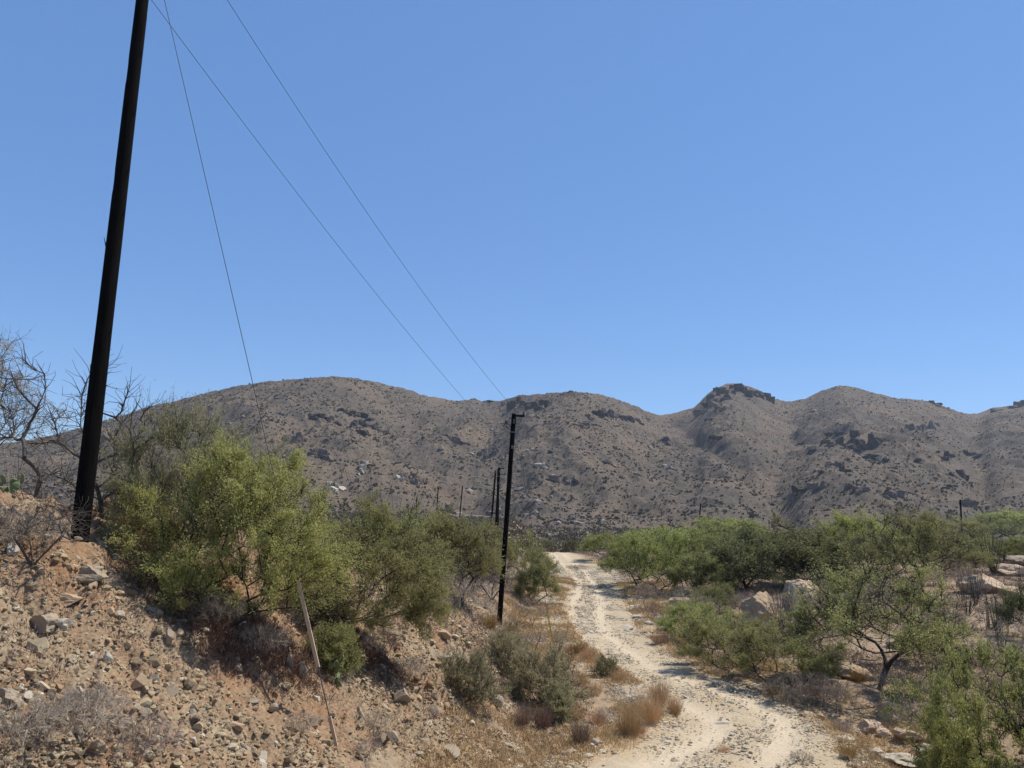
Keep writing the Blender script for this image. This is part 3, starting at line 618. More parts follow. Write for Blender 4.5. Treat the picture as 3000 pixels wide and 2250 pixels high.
NEAR = [  # proto, trunk foot px, py, crown width px, crown height px, label
 ('m1', 2135, 1965, 250, 165, 'green bush-like tree whose trunk leans over the right edge of the track'),
 ('m2', 2030, 1880, 170, 110, 'low spreading green bush reaching left over the verge beside the flat rocks'),
 ('m1', 2295, 2015, 290, 175, 'rounded green tree with a low forked trunk, second right of the track'),
 ('m3', 2580, 2010, 500, 340, 'broad tree with wide dark forked branches right of the track'),
 ('corner', 3030, 2350, 620, 400, 'bright green tree filling the bottom right corner'),
 ('m2', 2790, 2290, 150, 90, 'low bright green bush at the bottom edge left of the corner tree'),
 ('m1', 2715, 1950, 140, 110, 'thin olive bush between the broad tree and the barrel cactus'),
 ('m2', 1940, 1740, 210, 175, 'bright green bush-like tree with a visible fork standing right beside the upper track'),
 ('m2', 1865, 1715, 180, 150, 'dense bright green bush hugging the right edge of the upper track'),
 ('m1', 2050, 1745, 180, 120, 'rounded green bush right of the forked tree beside the upper track'),
 ('m6', 2175, 1740, 230, 170, 'dark green tree with a bent bare branch left of the boulders'),
 ('m6', 2300, 1725, 260, 190, 'dark grey-green tree behind the squarish boulder and the ocotillo'),
 ('m1', 2080, 1800, 140, 85, 'small dark green bush left of the squarish boulder'),
 ('m3', 2680, 1745, 330, 240, 'large green tree with twisting dark limbs above the broad tree'),
 ('m2', 2520, 1700, 260, 190, 'bright green spreading tree in the middle of the right-hand flat'),
 ('m3', 2800, 1640, 230, 150, 'light green tree with a leaning trunk left of the big ocotillo'),
 ('m5', 2475, 1670, 200, 180, 'tree with a tall dark curved trunk standing clear on the flat'),
 ('m4', 1780, 1640, 130, 90, 'bright bush at the top of the track, right edge'),
 ('m4', 1960, 1645, 190, 120, 'green tree behind the dense bushes of the upper track'),
 ('m5', 1995, 1640, 210, 120, 'tree with several slanting dark stems left of the short pole foot'),
 ('m5', 2075, 1640, 200, 125, 'tree with a dark upright trunk in front of the short far pole'),
 ('m4', 2140, 1600, 190, 100, 'olive tree right of the short far pole'),
 ('m5', 2350, 1660, 240, 130, 'green tree at the back of the flat above the cracked boulder'),
 ('m6', 2390, 1715, 230, 150, 'dusky green tree right behind the cracked boulder'),
 ('m5', 2710, 1610, 200, 110, 'olive tree below the right-hand far pole, on its left'),
 ('m4', 2980, 1600, 220, 130, 'green tree cut by the right edge behind the big ocotillo'),
 ('m5', 2880, 1600, 200, 110, 'olive tree right of the right-hand far pole'),
 ('m2', 3010, 1650, 150, 90, 'low green bush cut by the right edge above the pale slabs'),
 ('m6', 3010, 1870, 130, 150, 'grey-green bush cut by the right edge on the stony slope'),
]
for i, (k, px, py, wpx, hpx, lab) in enumerate(NEAR):
    b = at(px, py, y0=8); w = wpx/F*b[1]*1.06; h = hpx/F*b[1]*1.04*(.76 if py < 1680 else .94)
    plant(k, b, lab, 'tree', 'mesquites on the flat right of the track', sc=(w/SZ[k][0], w/SZ[k][0], h/SZ[k][1]), rz=i*2.4)
LEFTM = [('m6', 1300, 1660, 230, 150, 34, 'green tree crown behind the bare-branched mesquite, left of the pole pair'), ('m4', 1190, 1690, 260, 170, 30, 'green crown showing behind the olive-green bush and the ocotillo'),
         ('m5', 1440, 1640, 180, 110, 48, 'green crown behind the second pole below the pole pair'), ('m5', 1540, 1650, 130, 90, 50, 'green crown right of the second pole at the far end of the bushes')]
for i, (k, px, py, wpx, hpx, Y, lab) in enumerate(LEFTM):
    b = P(px, py, Y); b = on(b[0], b[1]); w = wpx/F*Y; h = hpx/F*Y
    tz = P(px, py-hpx, Y)[2]; h = max(1.6, tz-b[2])
    plant(k, b, lab, 'tree', 'mesquites left of the track', sc=(w/SZ[k][0], w/SZ[k][0], h/SZ[k][1]), rz=i*2.4)
# far belt of trees below the hills
n = 0; tries = 0; used = [(9.6, 60)]
while n < 125 and tries < 6000:
    tries += 1
    Y = 62+rr.uniform()**1.1*155; u = rr.uniform(-.36, .78) if tries % 5 else (rr.uniform(.02, .16) if tries % 2 else rr.uniform(-.3, .0)); x = u*Y
    a, b_ = redge(np.array([min(Y, 92.)]))
    if Y < 95 and a[0]-2.2 < x < b_[0]+3.0: continue
    if u < .035 and Y < 92: continue
    if any((x-q[0])**2+(Y-q[1])**2 < (2.1+Y*.012)**2 for q in used): continue
    used.append((x, Y)); g = on(x, Y); px, py = proj(g)
    top = py-3.2/Y*F
    capy = itp(px, [(0, 1500), (1100, 1530), (1560, 1584), (1760, 1582), (1900, 1575), (2150, 1552), (2250, 1575), (2600, 1578), (3000, 1572), (3400, 1566)])
    hh = rr.uniform(2.2, 4.3); hmax = (py-capy)/F*Y
    if hmax < 1.2: continue
    hh = min(hh, hmax*rr.uniform(.5, 1.2)); k = ('f1', 'f2', 'f3')[rr.integers(0, 3)]
    if hh < 1.2: continue
    w = hh*rr.uniform(1.05, 1.7)
    zone = 'left of' if px < 1600 else 'right of'
    plant(k, g, {'f1': 'green', 'f2': 'dark green', 'f3': 'bright green'}[k]+' low tree in the far belt, %s the end of the track' % zone, 'tree', 'trees of the far belt', sc=(w/SZ[k][0], w/SZ[k][0], hh/SZ[k][1]), rz=rr.uniform(0, 6))
    n += 1

# ocotillos
def oco(key, seed, n, h, spread, tip=.018, fuzz=0, tall=1.):
    r = np.random.default_rng(seed); A, B, ra, rb, fp, fd = [], [], [], [], [], []
    for i in range(n):
        a = r.uniform(0, 6.28); q = r.uniform(.15, 1)*spread; L = h*r.uniform(.65, 1.05); p = np.array([math.cos(a), math.sin(a), 0])*.06
        d = np.array([math.cos(a)*q, math.sin(a)*q, 1.]); d /= np.linalg.norm(d)
        for k in range(8):
            d = unit(d+r.normal(size=3)*.05+np.array([0, 0, .05])); e = p+d*L/8; w = tip*(1-.09*k); A.append(p); B.append(e); ra.append(w); rb.append(w*.92)
            for _ in range(fuzz): fp.append(p+(e-p)*r.uniform()+r.normal(size=3)*.012); fd.append(d*.6+r.normal(size=3)*.6)
            p = e
    V, Fq = frusta(A, B, ra, rb, 5); ms = [mesh('stems', V, Fq, OCO, True)]
    if fuzz:
        LV, LF = slivers(np.array(fp), np.array(fd), .07, .03, r); ms.append(mesh('leaves', LV, LF, LEAF['dark']))
    PROT[key] = tuple(ms)
oco('oco_bare', 201, 12, 3.0, .6, .016); oco('oco_wide', 202, 26, 2.8, .55, .02, 5); oco('oco_slim', 203, 11, 3.0, .22, .021); oco('oco_grey', 204, 34, 3.2, .5, .012); oco('oco_lean', 206, 22, 3.2, .62, .0085); oco('oco_fine', 207, 14, 3.2, .4, .007)
oco('oco_lean2', 208, 16, 3.2, .5, .022); oco('oco_fine2', 209, 10, 3.2, .4, .022)
OC = [('oco_grey', 2290, 1850, 165, None, 'many-stemmed grey ocotillo in front of the squarish boulder'),
 ('oco_wide', 2915, 1688, 155, None, 'widest ocotillo, a fan of green-grey wands above the pale slabs at right'),
 ('oco_bare', 2860, 1775, 130, None, 'bare ocotillo in front of the big pale boulder at right'),
 ('oco_bare', 2835, 1805, 150, None, 'bare ocotillo left of the one before the big pale boulder'),
 ('oco_slim', 2935, 1925, 200, None, 'tall slim bare ocotillo standing above the barrel cactus on its right'),
 ('oco_slim', 2895, 1850, 110, None, 'thin short ocotillo behind the tall slim one'),
 ('oco_bare', 2990, 1750, 110, None, 'bare ocotillo at the right edge below the pale slabs'),
 ('oco_slim', 2112, 1660, 75, None, 'pale green upright ocotillo standing among the trees near the teal tarp'),
 ('oco_wide', 2060, 1690, 80, None, 'green-grey ocotillo just right of the bright bushes of the upper track'),
 ('oco_bare', 2500, 1590, 110, None, 'tall bare ocotillo rising above the far trees against the hills'),
 ('oco_bare', 2590, 1600, 70, None, 'green-grey ocotillo among far trees right of the tall bare one'),
 ('oco_wide', 2660, 1600, 60, None, 'short ocotillo clump left of the right-hand far pole'),
 ('oco_lean', 1145, 1640, 245, 19.5, 'long-stemmed ocotillo leaning above the bushes left of the second pole'),
 ('oco_fine', 1075, 1600, 200, 18, 'thin ocotillo stems rising behind the olive-green bush'),
 ('oco_fine', 100, 1450, 150, 16, 'ocotillo stems behind the leafless tree at the left edge'),
 ('oco_lean', 40, 1455, 150, 17, 'ocotillo clump at the left edge behind the prickly pear')]
for i, (k, px, py, hpx, Y, lab) in enumerate(OC):
    b = at(px, py, y0=8) if Y is None else on(*P(px, py, Y)[:2])
    h = hpx/F*b[1] if Y is None else P(px, py-hpx, Y)[2]-b[2]
    sc_ = h/2.9; ws = max(sc_, .6) if Y is None else sc_
    plant(k, b, lab, 'ocotillo', 'ocotillos', 'ocotillo', (ws, ws, sc_), i*1.7, parts=('stems', 'leaves'))

for i in range(16):
    px = 2130+i*54+rr.uniform(-18, 18); Y = rr.uniform(55, 85); g = P(px, 1600, Y); g = on(g[0], Y); sy = (proj(g)[1]-rr.uniform(1535, 1560))/F*Y
    plant(('oco_fine', 'oco_lean', 'oco_fine')[i % 3]+'2', g, 'thin upright ocotillo among the far trees below the right-hand hills', 'ocotillo', 'far ocotillos', 'ocotillo', (sy/3.2,)*3, i*1.1, parts=('stems', 'leaves'))
# barrel cactus
def barrel():
    nr, ns = 40, 132; V = []
    for i in range(nr+1):
        t_ = i/nr; z = t_; prof = (1-abs(2*t_-1)**3.2)**.5*.5*(1.04-.12*t_)+.001
        for j in range(ns):
            a = j/ns*2*math.pi; rr_ = prof*(1+.11*math.cos(a*22)); V.append((rr_*math.cos(a), rr_*math.sin(a), z*1.3-.05*(t_ > .97)))
    V = np.array(V); idx = np.arange((nr+1)*ns).reshape(nr+1, ns); j2 = np.roll(idx, -1, 1)
    Fq = np.stack([idx[:-1], j2[:-1], j2[1:], idx[1:]], -1).reshape(-1, 4)
    r = np.random.default_rng(5); sp, sd = [], []
    for k in range(22):
        a = k/22*2*math.pi
        for i in range(2, nr-1, 1):
            p = V[i*ns+(k*6) % ns]
            for _ in range(4): sp.append(p); sd.append(np.array([math.cos(a), math.sin(a), .1])+r.normal(size=3)*.6)
    for _ in range(260):
        a = r.uniform(0, 6.28); q = r.uniform(0, .25); sp.append(np.array([q*math.cos(a), q*math.sin(a), 1.22])); sd.append(r.normal(size=3)*.5+np.array([0, 0, 1]))
    return (V, Fq), slivers(np.array(sp), np.array(sd), .12, .018, r)
t = NT('cactus_skin'); t.color(t.mix(t.noise(20), (.045, .055, .022), (.10, .10, .045)))
(cv, cf), (sv, sf) = barrel()
b = gp(2818, 1962); hh = 58/F*b[1]
e = empty('barrel_cactus', b, 'dark ribbed barrel cactus leaning on stony ground on the right', 'cactus'); e.scale = (hh/1.3,)*3; e.rotation_euler = (R(-6), R(7), 0)
link('body', mesh('body', cv, cf, t.m, True), e); link('spines', mesh('spines', sv, sf, LEAF['weed']), e)
# prickly pears
def pear(seed, n=14):
    r = np.random.default_rng(seed); V0, F0 = ICO[2]; parts = []; pads = [(np.array([0, 0, .12]), 0.)]
    for i in range(n):
        c_, _ = pads[r.integers(0, len(pads))]; d = unit(np.array([r.normal()*.7, r.normal()*.5, 1.0])); c2 = c_+d*.2; pads.append((c2, 0))
    for c_, _ in pads:
        m = np.array(Matrix.Rotation(r.uniform(0, 3.14), 3, 'Z') @ Matrix.Rotation(r.normal()*.35, 3, 'X') @ Matrix.Rotation(r.normal()*.4, 3, 'Y'))
        parts.append(((V0*np.array([.095, .018, .13]))@m.T+c_, F0))
    return cat_m(parts)
t = NT('prickly_pear_pad'); t.color(t.mix(t.noise(9), (.12, .16, .07), (.20, .22, .10))); PEAR = t.m
for px, py, Y, sd, sc_, lab in ((20, 1480, 15, 1, .8, 'prickly pear with flat green pads at the left edge behind the slope crest'), (985, 2030, None, 2, .5, 'small prickly pear between stones right of the guy wire')):
    b = gp(px, py) if Y is None else on(*P(px, py, Y)[:2])
    V, Fq = pear(sd); o = link('prickly_pear', mesh('prickly_pear', V, Fq, PEAR, True), loc=b); o.scale = (sc_,)*3; tag(o, lab, 'cactus')

# ------------------------------------------------------------------ boulders and rocks
def boulder(px, py, w, h, label, m=BOULDER, seed=1, sub=5, depth=.8, name='boulder', cuts=9, rough=.17, tilt=0., sink=.28, lo=.5, cat='boulder', group=None, rzz=None):
    r = np.random.default_rng(seed); b = gp(px, py, 0); W = w/F*b[1]*.56; H = h/F*b[1]
    V, Fc = rock(sub, r, cuts, rough, lo=lo); V = V/np.abs(V).max(0); V = V*np.array([W, W*depth, H*.5/(1-sink)])
    rm = np.array(Matrix.Rotation(tilt, 3, 'Y')); V = V@rm.T; V[:, 2] += H*.5/(1-sink)*(1-2*sink)
    o = link(name, mesh(name, V, Fc, m, False), loc=b); tag(o, label, cat, group); return o
boulder(2236, 1822, 108, 84, 'squarish tan boulder left of the many-stemmed ocotillo', TANROCK, 2, cuts=12)
boulder(2368, 1790, 125, 88, 'large rounded pale boulder with a crack across it', PINK, 3)
boulder(2355, 1842, 100, 40, 'grey-green slanting slab between the cracked boulder and the tree crowns', PALE, 4, tilt=-.4)
boulder(1995, 1776, 70, 22, 'flat tan boulder lying at the right verge of the upper track', TANROCK, 5)
boulder(2880, 1740, 125, 66, 'big pale rounded boulder at right, below the widest ocotillo', PALE, 6, tilt=.25)
boulder(2960, 1690, 110, 34, 'long pale slab right of the widest ocotillo', PALE, 7)
boulder(3010, 1668, 110, 36, 'dark-edged flat boulder cut by the right edge', BOULDER, 8)
boulder(2960, 1745, 60, 24, 'flat tan rock below the long pale slab', TANROCK, 9, sub=4)
boulder(2990, 1790, 60, 30, 'grey rock at the right edge on the stony slope', BOULDER, 10, sub=4)
boulder(2990, 1925, 60, 26, 'dark flat rock at the right edge above the corner tree', BOULDER, 11, sub=4)
boulder(2700, 1850, 50, 28, 'reddish rock behind the right half of the broad tree', BOULDER, 12, sub=4)
boulder(2660, 1900, 110, 42, 'tan rocks seen through the branches of the broad tree, right of its trunk', BOULDER, 13)
boulder(2500, 1985, 110, 36, 'long tan rock left of the broad tree trunk', TANROCK, 14)
boulder(2620, 2105, 80, 44, 'pale rounded boulder below the broad tree', PALE, 15)
boulder(2770, 2095, 60, 28, 'grey rock right of the pale rounded boulder', BOULDER, 16, sub=4)
boulder(2720, 2030, 55, 20, 'brown flat rock right of the foot of the broad tree', BOULDER, 17, sub=4)
boulder(2750, 1770, 60, 26, 'light rock half hidden by the large tree with twisting limbs', PALE, 18, sub=4)
boulder(2545, 2140, 70, 26, 'white flat rock at the edge of the right verge', PALE, 19, sub=4)
boulder(2660, 2175, 90, 28, 'long grey-white rock on the right verge left of the corner tree', PALE, 20, tilt=.3)
boulder(2710, 2215, 50, 26, 'white stone below the long grey-white rock', PALE, 21, sub=4)
boulder(2590, 2165, 40, 24, 'white stone between the two pale verge rocks', PALE, 22, sub=4)
boulder(2640, 2240, 90, 30, 'white rocks at the bottom edge right of the rust-coloured tuft', PALE, 23, sub=4)
boulder(2565, 2215, 34, 22, 'round pale stone right of the rust-coloured tuft', PALE, 24, sub=4)
for o in bpy.data.objects:
    if o.name.startswith('boulder') and o.data.materials[0] == PALE and o.location.y > 20: o.data.materials[0] = PINK
# bank rocks
BR = [(190, 1790, 150, 55, TANROCK, 'bedrock knob with worn grooves on the slope below the nearest pole'), (250, 1740, 170, 60, BOULDER, 'pale furrowed bedrock ledge below the nearest pole'), (120, 1845, 120, 62, BOULDER, 'brown flat-faced boulder under the bedrock knob'),
 (180, 1880, 62, 34, PALE, 'grey oblong stone just below the brown flat-faced boulder'), (38, 1945, 105, 60, TANROCK, 'tan angular block at the left edge'), (30, 2090, 130, 80, BOULDER, 'dark overhanging rock at the left edge above the twiggy bushes'),
 (300, 1590, 54, 30, TANROCK, 'orange-brown rock just right of the foot of the nearest pole'), (245, 1595, 52, 24, TANROCK, 'tan flat rock at the foot of the nearest pole'), (335, 1630, 44, 26, TANROCK, 'pale orange rock, second downhill from the nearest pole'),
 (345, 1645, 46, 20, PALE, 'white flat stone downhill from the orange-brown rock'), (285, 1680, 46, 26, PALE, 'white stone alone on the slope below the nearest pole'), (440, 1680, 34, 34, TANROCK, 'cream upright stone at the left foot of the large bush'),
 (35, 1665, 50, 56, PALE, 'pale rock behind the bare forked shrub'), (520, 1900, 34, 30, TANROCK, 'cream stone perched on a brown one in mid slope'), (490, 1915, 44, 46, BOULDER, 'grey knobbly rock in mid slope left of the perched cream stone'),
 (345, 1855, 42, 26, PALE, 'light stone in the stone row of the upper slope'), (320, 1850, 38, 34, TANROCK, 'reddish pointed stone left of the light stone'), (310, 1970, 46, 44, PALE, 'grey-white pointed stone in the middle of the lower slope'),
 (60, 2015, 44, 30, PALE, 'white round stone near the left edge'), (145, 2055, 40, 40, BOULDER, 'grey round stone near the left edge above the watermark-free scree'), (210, 2060, 60, 55, BOULDER, 'brown cracked rock with a deep shadow in the lower slope'),
 (400, 2045, 64, 50, TANROCK, 'brown blocky rock at the left of the central rock cluster'), (445, 2020, 60, 50, BOULDER, 'grey knobbly rock on top of the central rock cluster'), (500, 2040, 70, 50, BOULDER, 'grey rock on the right of the central rock cluster'),
 (565, 2030, 34, 32, TANROCK, 'orange stone right of the central rock cluster'), (420, 2120, 60, 40, BOULDER, 'dark rock below the central rock cluster'), (760, 2200, 62, 40, PALE, 'pale blocky stone near the bottom, left of the guy wire'),
 (835, 2260, 60, 50, PALE, 'white stone on the bottom edge left of the guy wire'), (560, 2110, 36, 28, BOULDER, 'grey cube-like stone right of the dark rock'), (560, 2225, 34, 24, PALE, 'light stone near the bottom edge'),
 (885, 2010, 50, 60, BOULDER, 'brown rock in the shade left of the guy wire'), (845, 1990, 34, 50, BOULDER, 'upright brown stone in the shade under the large bush'), (805, 2100, 50, 36, BOULDER, 'dark grey rock in a hollow left of the guy wire'),
 (925, 2060, 44, 34, PALE, 'grey stone touching the guy rod'), (1055, 2090, 50, 60, BOULDER, 'brown upright rock right of the guy rod'), (1175, 2080, 70, 60, BOULDER, 'dark brown rock with a shaded hollow in the middle bank'),
 (1265, 2110, 60, 46, BOULDER, 'grey rock right of the dark brown rock'), (1115, 2160, 60, 38, BOULDER, 'blue-grey stone on the lower bank'), (1160, 2130, 30, 24, TANROCK, 'small cream stone above the blue-grey one'),
 (1145, 2190, 60, 40, BOULDER, 'grey angular stone on the lower bank'), (1310, 1955, 50, 26, PALE, 'white flat stone on the upper bank right of the olive-green bush'), (1350, 1945, 40, 26, BOULDER, 'grey stone beside the white flat stone on the upper bank'),
 (1300, 1880, 60, 30, TANROCK, 'tan rock on the bank below the bare-branched mesquite'), (1340, 1870, 40, 26, TANROCK, 'orange stone on the bank below the bare-branched mesquite'), (1320, 2225, 70, 34, BOULDER, 'split brown stone near the bottom edge'),
 (1060, 2222, 40, 22, TANROCK, 'cream stone near the bottom edge right of the guy anchor'), (1220, 2220, 60, 26, BOULDER, 'flat grey stone near the bottom edge'), (1450, 2090, 60, 36, PALE, 'pale stone left of the lower grey-green bush'),
 (1730, 2200, 34, 24, PALE, 'white stone in the small pile at the track edge, left one'), (1742, 2190, 30, 28, PALE, 'white stone in the small pile at the track edge, upright one'), (1752, 2180, 34, 22, TANROCK, 'brown stone behind the small white pile at the track edge'),
 (1660, 2215, 54, 18, BOULDER, 'flat dark stone left of the small white pile'), (1720, 2225, 50, 16, PALE, 'flat grey-white stone at the left track edge'), (1770, 2225, 36, 16, PALE, 'low pale stone on the track near the small white pile'),
 (1890, 2190, 26, 18, BOULDER, 'pinkish stone on the track right of the small white pile'), (1835, 1842, 100, 20, PALE, 'long flat pale ledge in the middle of the track'), (1870, 1812, 60, 12, PALE, 'flat pale ledge above the long one on the track'),
 (1945, 1850, 60, 20, PALE, 'white flat rock at the right edge of the track'), (1905, 1835, 50, 14, PALE, 'white chip-like rock between the ledges and the right edge'), (1970, 1945, 60, 12, PALE, 'bleached flat stone on the right side of the track'),
 (2110, 2115, 70, 12, PALE, 'long thin pale stone across the lower track'), (2340, 2180, 60, 10, PALE, 'thin pale slab on the lower right of the track'), (2330, 2205, 50, 10, PALE, 'thinnest pale slab near the bottom of the track'), (1980, 2220, 40, 10, BOULDER, 'dark flat stone in the lower track'),
 (1690, 1700, 40, 8, PALE, 'flat pale stone on the upper track'), (1730, 1745, 40, 8, PALE, 'flat pale stone in the upper bend of the track'), (1870, 2060, 24, 16, PALE, 'white stone in the grass inside the bend'), (1710, 2045, 24, 14, PALE, 'white stone in golden grass at the foot of the bank')]
for i, (px, py, w, h, m, lab) in enumerate(BR):
    big = w*h > 5000
    boulder(px, py, w*.66, h*.66, lab.replace('above the watermark-free scree', 'above the dark overhanging rock'), m, 300+i, sub=5 if big else 4, name='rock', cat='rock', cuts=10, rough=.16 if big else .05, lo=.38, sink=.36, depth=.85, tilt=(i % 5-2)*.09)
# loose mid-size stones, each its own object
T4 = []
for i in range(10):
    v, f = rock(4, rr, 14, .04, lo=.36); v = v*np.array([1.1, .85, .7])
    T4.append([mesh('stone', v, f, m_, False) for m_ in (STONE, TANROCK, BOULDER, PALE)])
cnt = 0
for reg, N, xr, lab in (('a', 70, (0, 1000), 'loose stone in the scree of the near bank, left of the wooden guard'), ('b', 75, (1000, 1650), 'loose stone on the lower bank, right of the wooden guard'), ('c', 30, (2420, 2900), 'loose stone on the ground along the right verge')):
    k = 0
    while k < N:
        px = rr.uniform(*xr); py = rr.uniform(1700 if reg != 'c' else 2010, 2248)
        if reg == 'c' and py < 2030+(px-2420)*.35: continue
        g = at(px, py); 
        if reg != 'c' and (itp(g[1], FOOT)-g[0] < -.6): continue
        s_ = float(np.clip(np.exp(rr.normal(-2.95, .32)), .03, .10)); g[2] = float(gz(np.array([g[0]]), np.array([g[1]]))[0])+s_*.15
        mi = rr.choice(4, p=[.15, .25, .35, .25]); o = link('stone', T4[rr.integers(0, 10)][mi], loc=g); o.scale = (s_, s_*rr.uniform(.7, 1), s_*rr.uniform(.6, .9))
        o.rotation_euler = (rr.uniform(-.6, .6), rr.uniform(-.6, .6), rr.uniform(0, 6)); tag(o, lab, 'stone', 'loose stones'); k += 1

# ------------------------------------------------------------------ poles and wires
t = NT('creosote_wood'); tc = t.n.new('ShaderNodeTexCoord')
wn = t.noise(9, 5, .7, vec=tc.outputs['Object'], stretch=(6, 6, .25)); t.color(t.mix(t.ramp(wn, [(.4, 0), (.75, 1)]), (.0035, .0033, .0033), (.013, .0105, .009))); t.bump(wn, .8, .02); t.p.inputs['Roughness'].default_value = 1; t.p.inputs['Specular IOR Level'].default_value = .05; POLE = t.m
t = NT('galvanised_steel'); t.color((.13, .13, .13)); t.p.inputs['Roughness'].default_value = .7; STEEL = t.m
t = NT('glazed_insulator'); t.color((.10, .06, .045)); t.p.inputs['Roughness'].default_value = .2; t.p.inputs['Specular IOR Level'].default_value = .5; INS = t.m
t = NT('wire_metal'); t.color((.055, .06, .065)); t.p.inputs['Roughness'].default_value = .6; WIRE = t.m
t = NT('raw_wood'); wn = t.noise(30, 4, .6, stretch=(1, 1, .2)); t.color(t.mix(wn, (.52, .38, .26), (.38, .27, .18))); RAW = t.m
t = NT('yellow_plastic'); t.color((.62, .47, .10)); YEL = t.m
def poletop(base, top, r0, r1, seed):
    L = np.linalg.norm(top-base); n = max(30, int(L/.09)); ns = 28; r = np.random.default_rng(seed); V = []
    tt = np.linspace(0, 1, n+1); A = np.arange(ns)*2*math.pi/ns
    T_, AA = np.meshgrid(tt, A, indexing='ij')
    rad = r0+(r1-r0)*T_; pts = np.stack([np.cos(AA)*2.2, np.sin(AA)*2.2, T_*L*.8], -1).reshape(-1, 3)
    rad = rad*(1+.05*(n3(pts+seed, 3)-.5).reshape(rad.shape)+.05*(n3(np.stack([np.cos(AA)*7, np.sin(AA)*7, T_*L*.5], -1).reshape(-1, 3), 8)-.5).reshape(rad.shape))
    # weather checks and missing splinters
    rad = rad*(1-.05*(n3(np.stack([np.cos(AA)*3, np.sin(AA)*3, T_*L*1.5], -1).reshape(-1, 3), 12).reshape(rad.shape) > .80))
    V = np.stack([rad*np.cos(AA), rad*np.sin(AA), T_*L], -1).reshape(-1, 3)
    idx = np.arange((n+1)*ns).reshape(n+1, ns); j = np.roll(idx, -1, 1); Fq = np.stack([idx[:-1], j[:-1], j[1:], idx[1:]], -1).reshape(-1, 4)
    V = np.vstack([V, [[0, 0, L+.01]]]); c_ = len(V)-1; cap = np.stack([idx[-1], j[-1], np.full(ns, c_), np.full(ns, c_)], -1)
    # cap as slim quads: use second ring instead
    ring = V[idx[-1]]*np.array([.3, .3, 1])+np.array([0, 0, .004]); s0 = len(V); V = np.vstack([V, ring]); ri = np.arange(ns)+s0; rj = np.roll(ri, -1)
    cap = np.stack([idx[-1], j[-1], rj, ri], -1); half = ns//2
    lid = np.array([[ri[k], ri[k+1], ri[ns-2-k], ri[ns-1-k]] for k in range(0, half-1)])
    return V, np.vstack([Fq, cap, lid])
def tube(pts, r, sides=8):
    pts = np.asarray(pts, float); return frusta(pts[:-1], pts[1:], np.full(len(pts)-1, r), np.full(len(pts)-1, r), sides)
def lathe(prof, ns=14):
    n = len(prof); V = np.array([(r_*math.cos(a), r_*math.sin(a), z) for r_, z in prof for a in np.arange(ns)*2*math.pi/ns])
    idx = np.arange(n*ns).reshape(n, ns); j = np.roll(idx, -1, 1); return V, np.stack([idx[:-1], j[:-1], j[1:], idx[1:]], -1).reshape(-1, 4)
INSP = [(0, 0), (.03, 0), (.03, .02), (.055, .025), (.055, .05), (.03, .06), (.03, .075), (.05, .08), (.05, .10), (.028, .11), (.035, .125), (.03, .14), (0, .14)]
BOXF = np.array([[0, 1, 3, 2], [4, 6, 7, 5], [0, 4, 5, 1], [2, 3, 7, 6], [0, 2, 6, 4], [1, 5, 7, 3]])
def box(c_, s_):
    V = np.array([(x, y, z) for x in (-1, 1) for y in (-1, 1) for z in (-1, 1)])*np.array(s_)/2+np.array(c_); return V, BOXF
def rod(a, b_, r_, sides=6): return frusta([a], [b_], [r_], [r_], sides)
def pole(base, top, d0, d1, label, seed, detail=2, group='black wooden power poles'):
    base = np.array(base); top = np.array(top); v = top-base; L = np.linalg.norm(v); e = empty('power_pole', base-unit(v)*.3, label, 'pole', group)
    q = Vector((0, 0, 1)).rotation_difference(Vector(v)); e.rotation_mode = 'QUATERNION'; e.rotation_quaternion = q
    V, Fq = poletop(np.zeros(3), np.array([0, 0, L+.3]), d0/2, d1/2, seed); link('post', mesh('post', V, Fq, POLE, True), e)
    Lt = L+.3
    if detail:
        # short right-hand arm on the top, left bracket a bit lower
        V, Fq = box((d1*.5+.13, 0, Lt-.07), (.36, .07, .06)); link('top_arm', mesh('top_arm', V, Fq, POLE), e)
        V, Fq = lathe(INSP); o = link('insulator', mesh('insulator', V+np.array([d1*.5+.27, 0, Lt-.04]), Fq, INS, True), e)
        V, Fq = cat_m([rod((-d1*.4, 0, Lt-.42), (-d1*.5-.36, 0, Lt-.39), .014), rod((-d1*.5-.2, 0, Lt-.40), (-d1*.5-.18, 0, Lt-.25), .013), rod((-d1*.4, 0, Lt-.62), (-d1*.5-.26, 0, Lt-.42), .01)]); link('bracket', mesh('bracket', V, Fq, STEEL), e)
        V, Fq = lathe(INSP); link('insulator', mesh('insulator', V*1.15+np.array([-d1*.5-.18, 0, Lt-.40]), Fq, INS, True), e)
        V, Fq = rod((-d1*.5, -.02, Lt-.22), (-d1*.5-.22, -.05, Lt-.06), .012); link('pin', mesh('pin', V, Fq, STEEL), e)
        V, Fq = cat_m([box((.02, -d1*.5-.015, Lt-.30), (.05, .03, .16)), box((.03, -d1*.5-.02, Lt-1.25), (.09, .03, .12)), rod((-d1*.5-.2, -.02, Lt-.41), (-d1*.5-.30, -.02, Lt-.50), .02)]); link('plate', mesh('plate', V, Fq, STEEL), e)
        for zz in (.72,):
            V, Fq = lathe([(d1*.5+.012, Lt-zz), (d1*.5+.02, Lt-zz+.005), (d1*.5+.02, Lt-zz+.04), (d1*.5+.012, Lt-zz+.045)], 20); link('band', mesh('band', V, Fq, STEEL, True), e)
            V, Fq = rod((-d1*.5, -d1*.3, Lt-zz+.02), (-d1*.5-.12, -d1*.5, Lt-zz-.02), .012); link('bolt', mesh('bolt', V, Fq, STEEL), e)
    return e
p1b, p1t = P(235, 1562, 12.0), P(446, -250, 12.3); p1b[2] = zat(p1b[0], p1b[1])
p1b = P(235, 1562, 12.0)
e1 = pole(p1b, p1t, .265, .19, 'nearest black wooden power pole, standing on the slope at the left', 1)
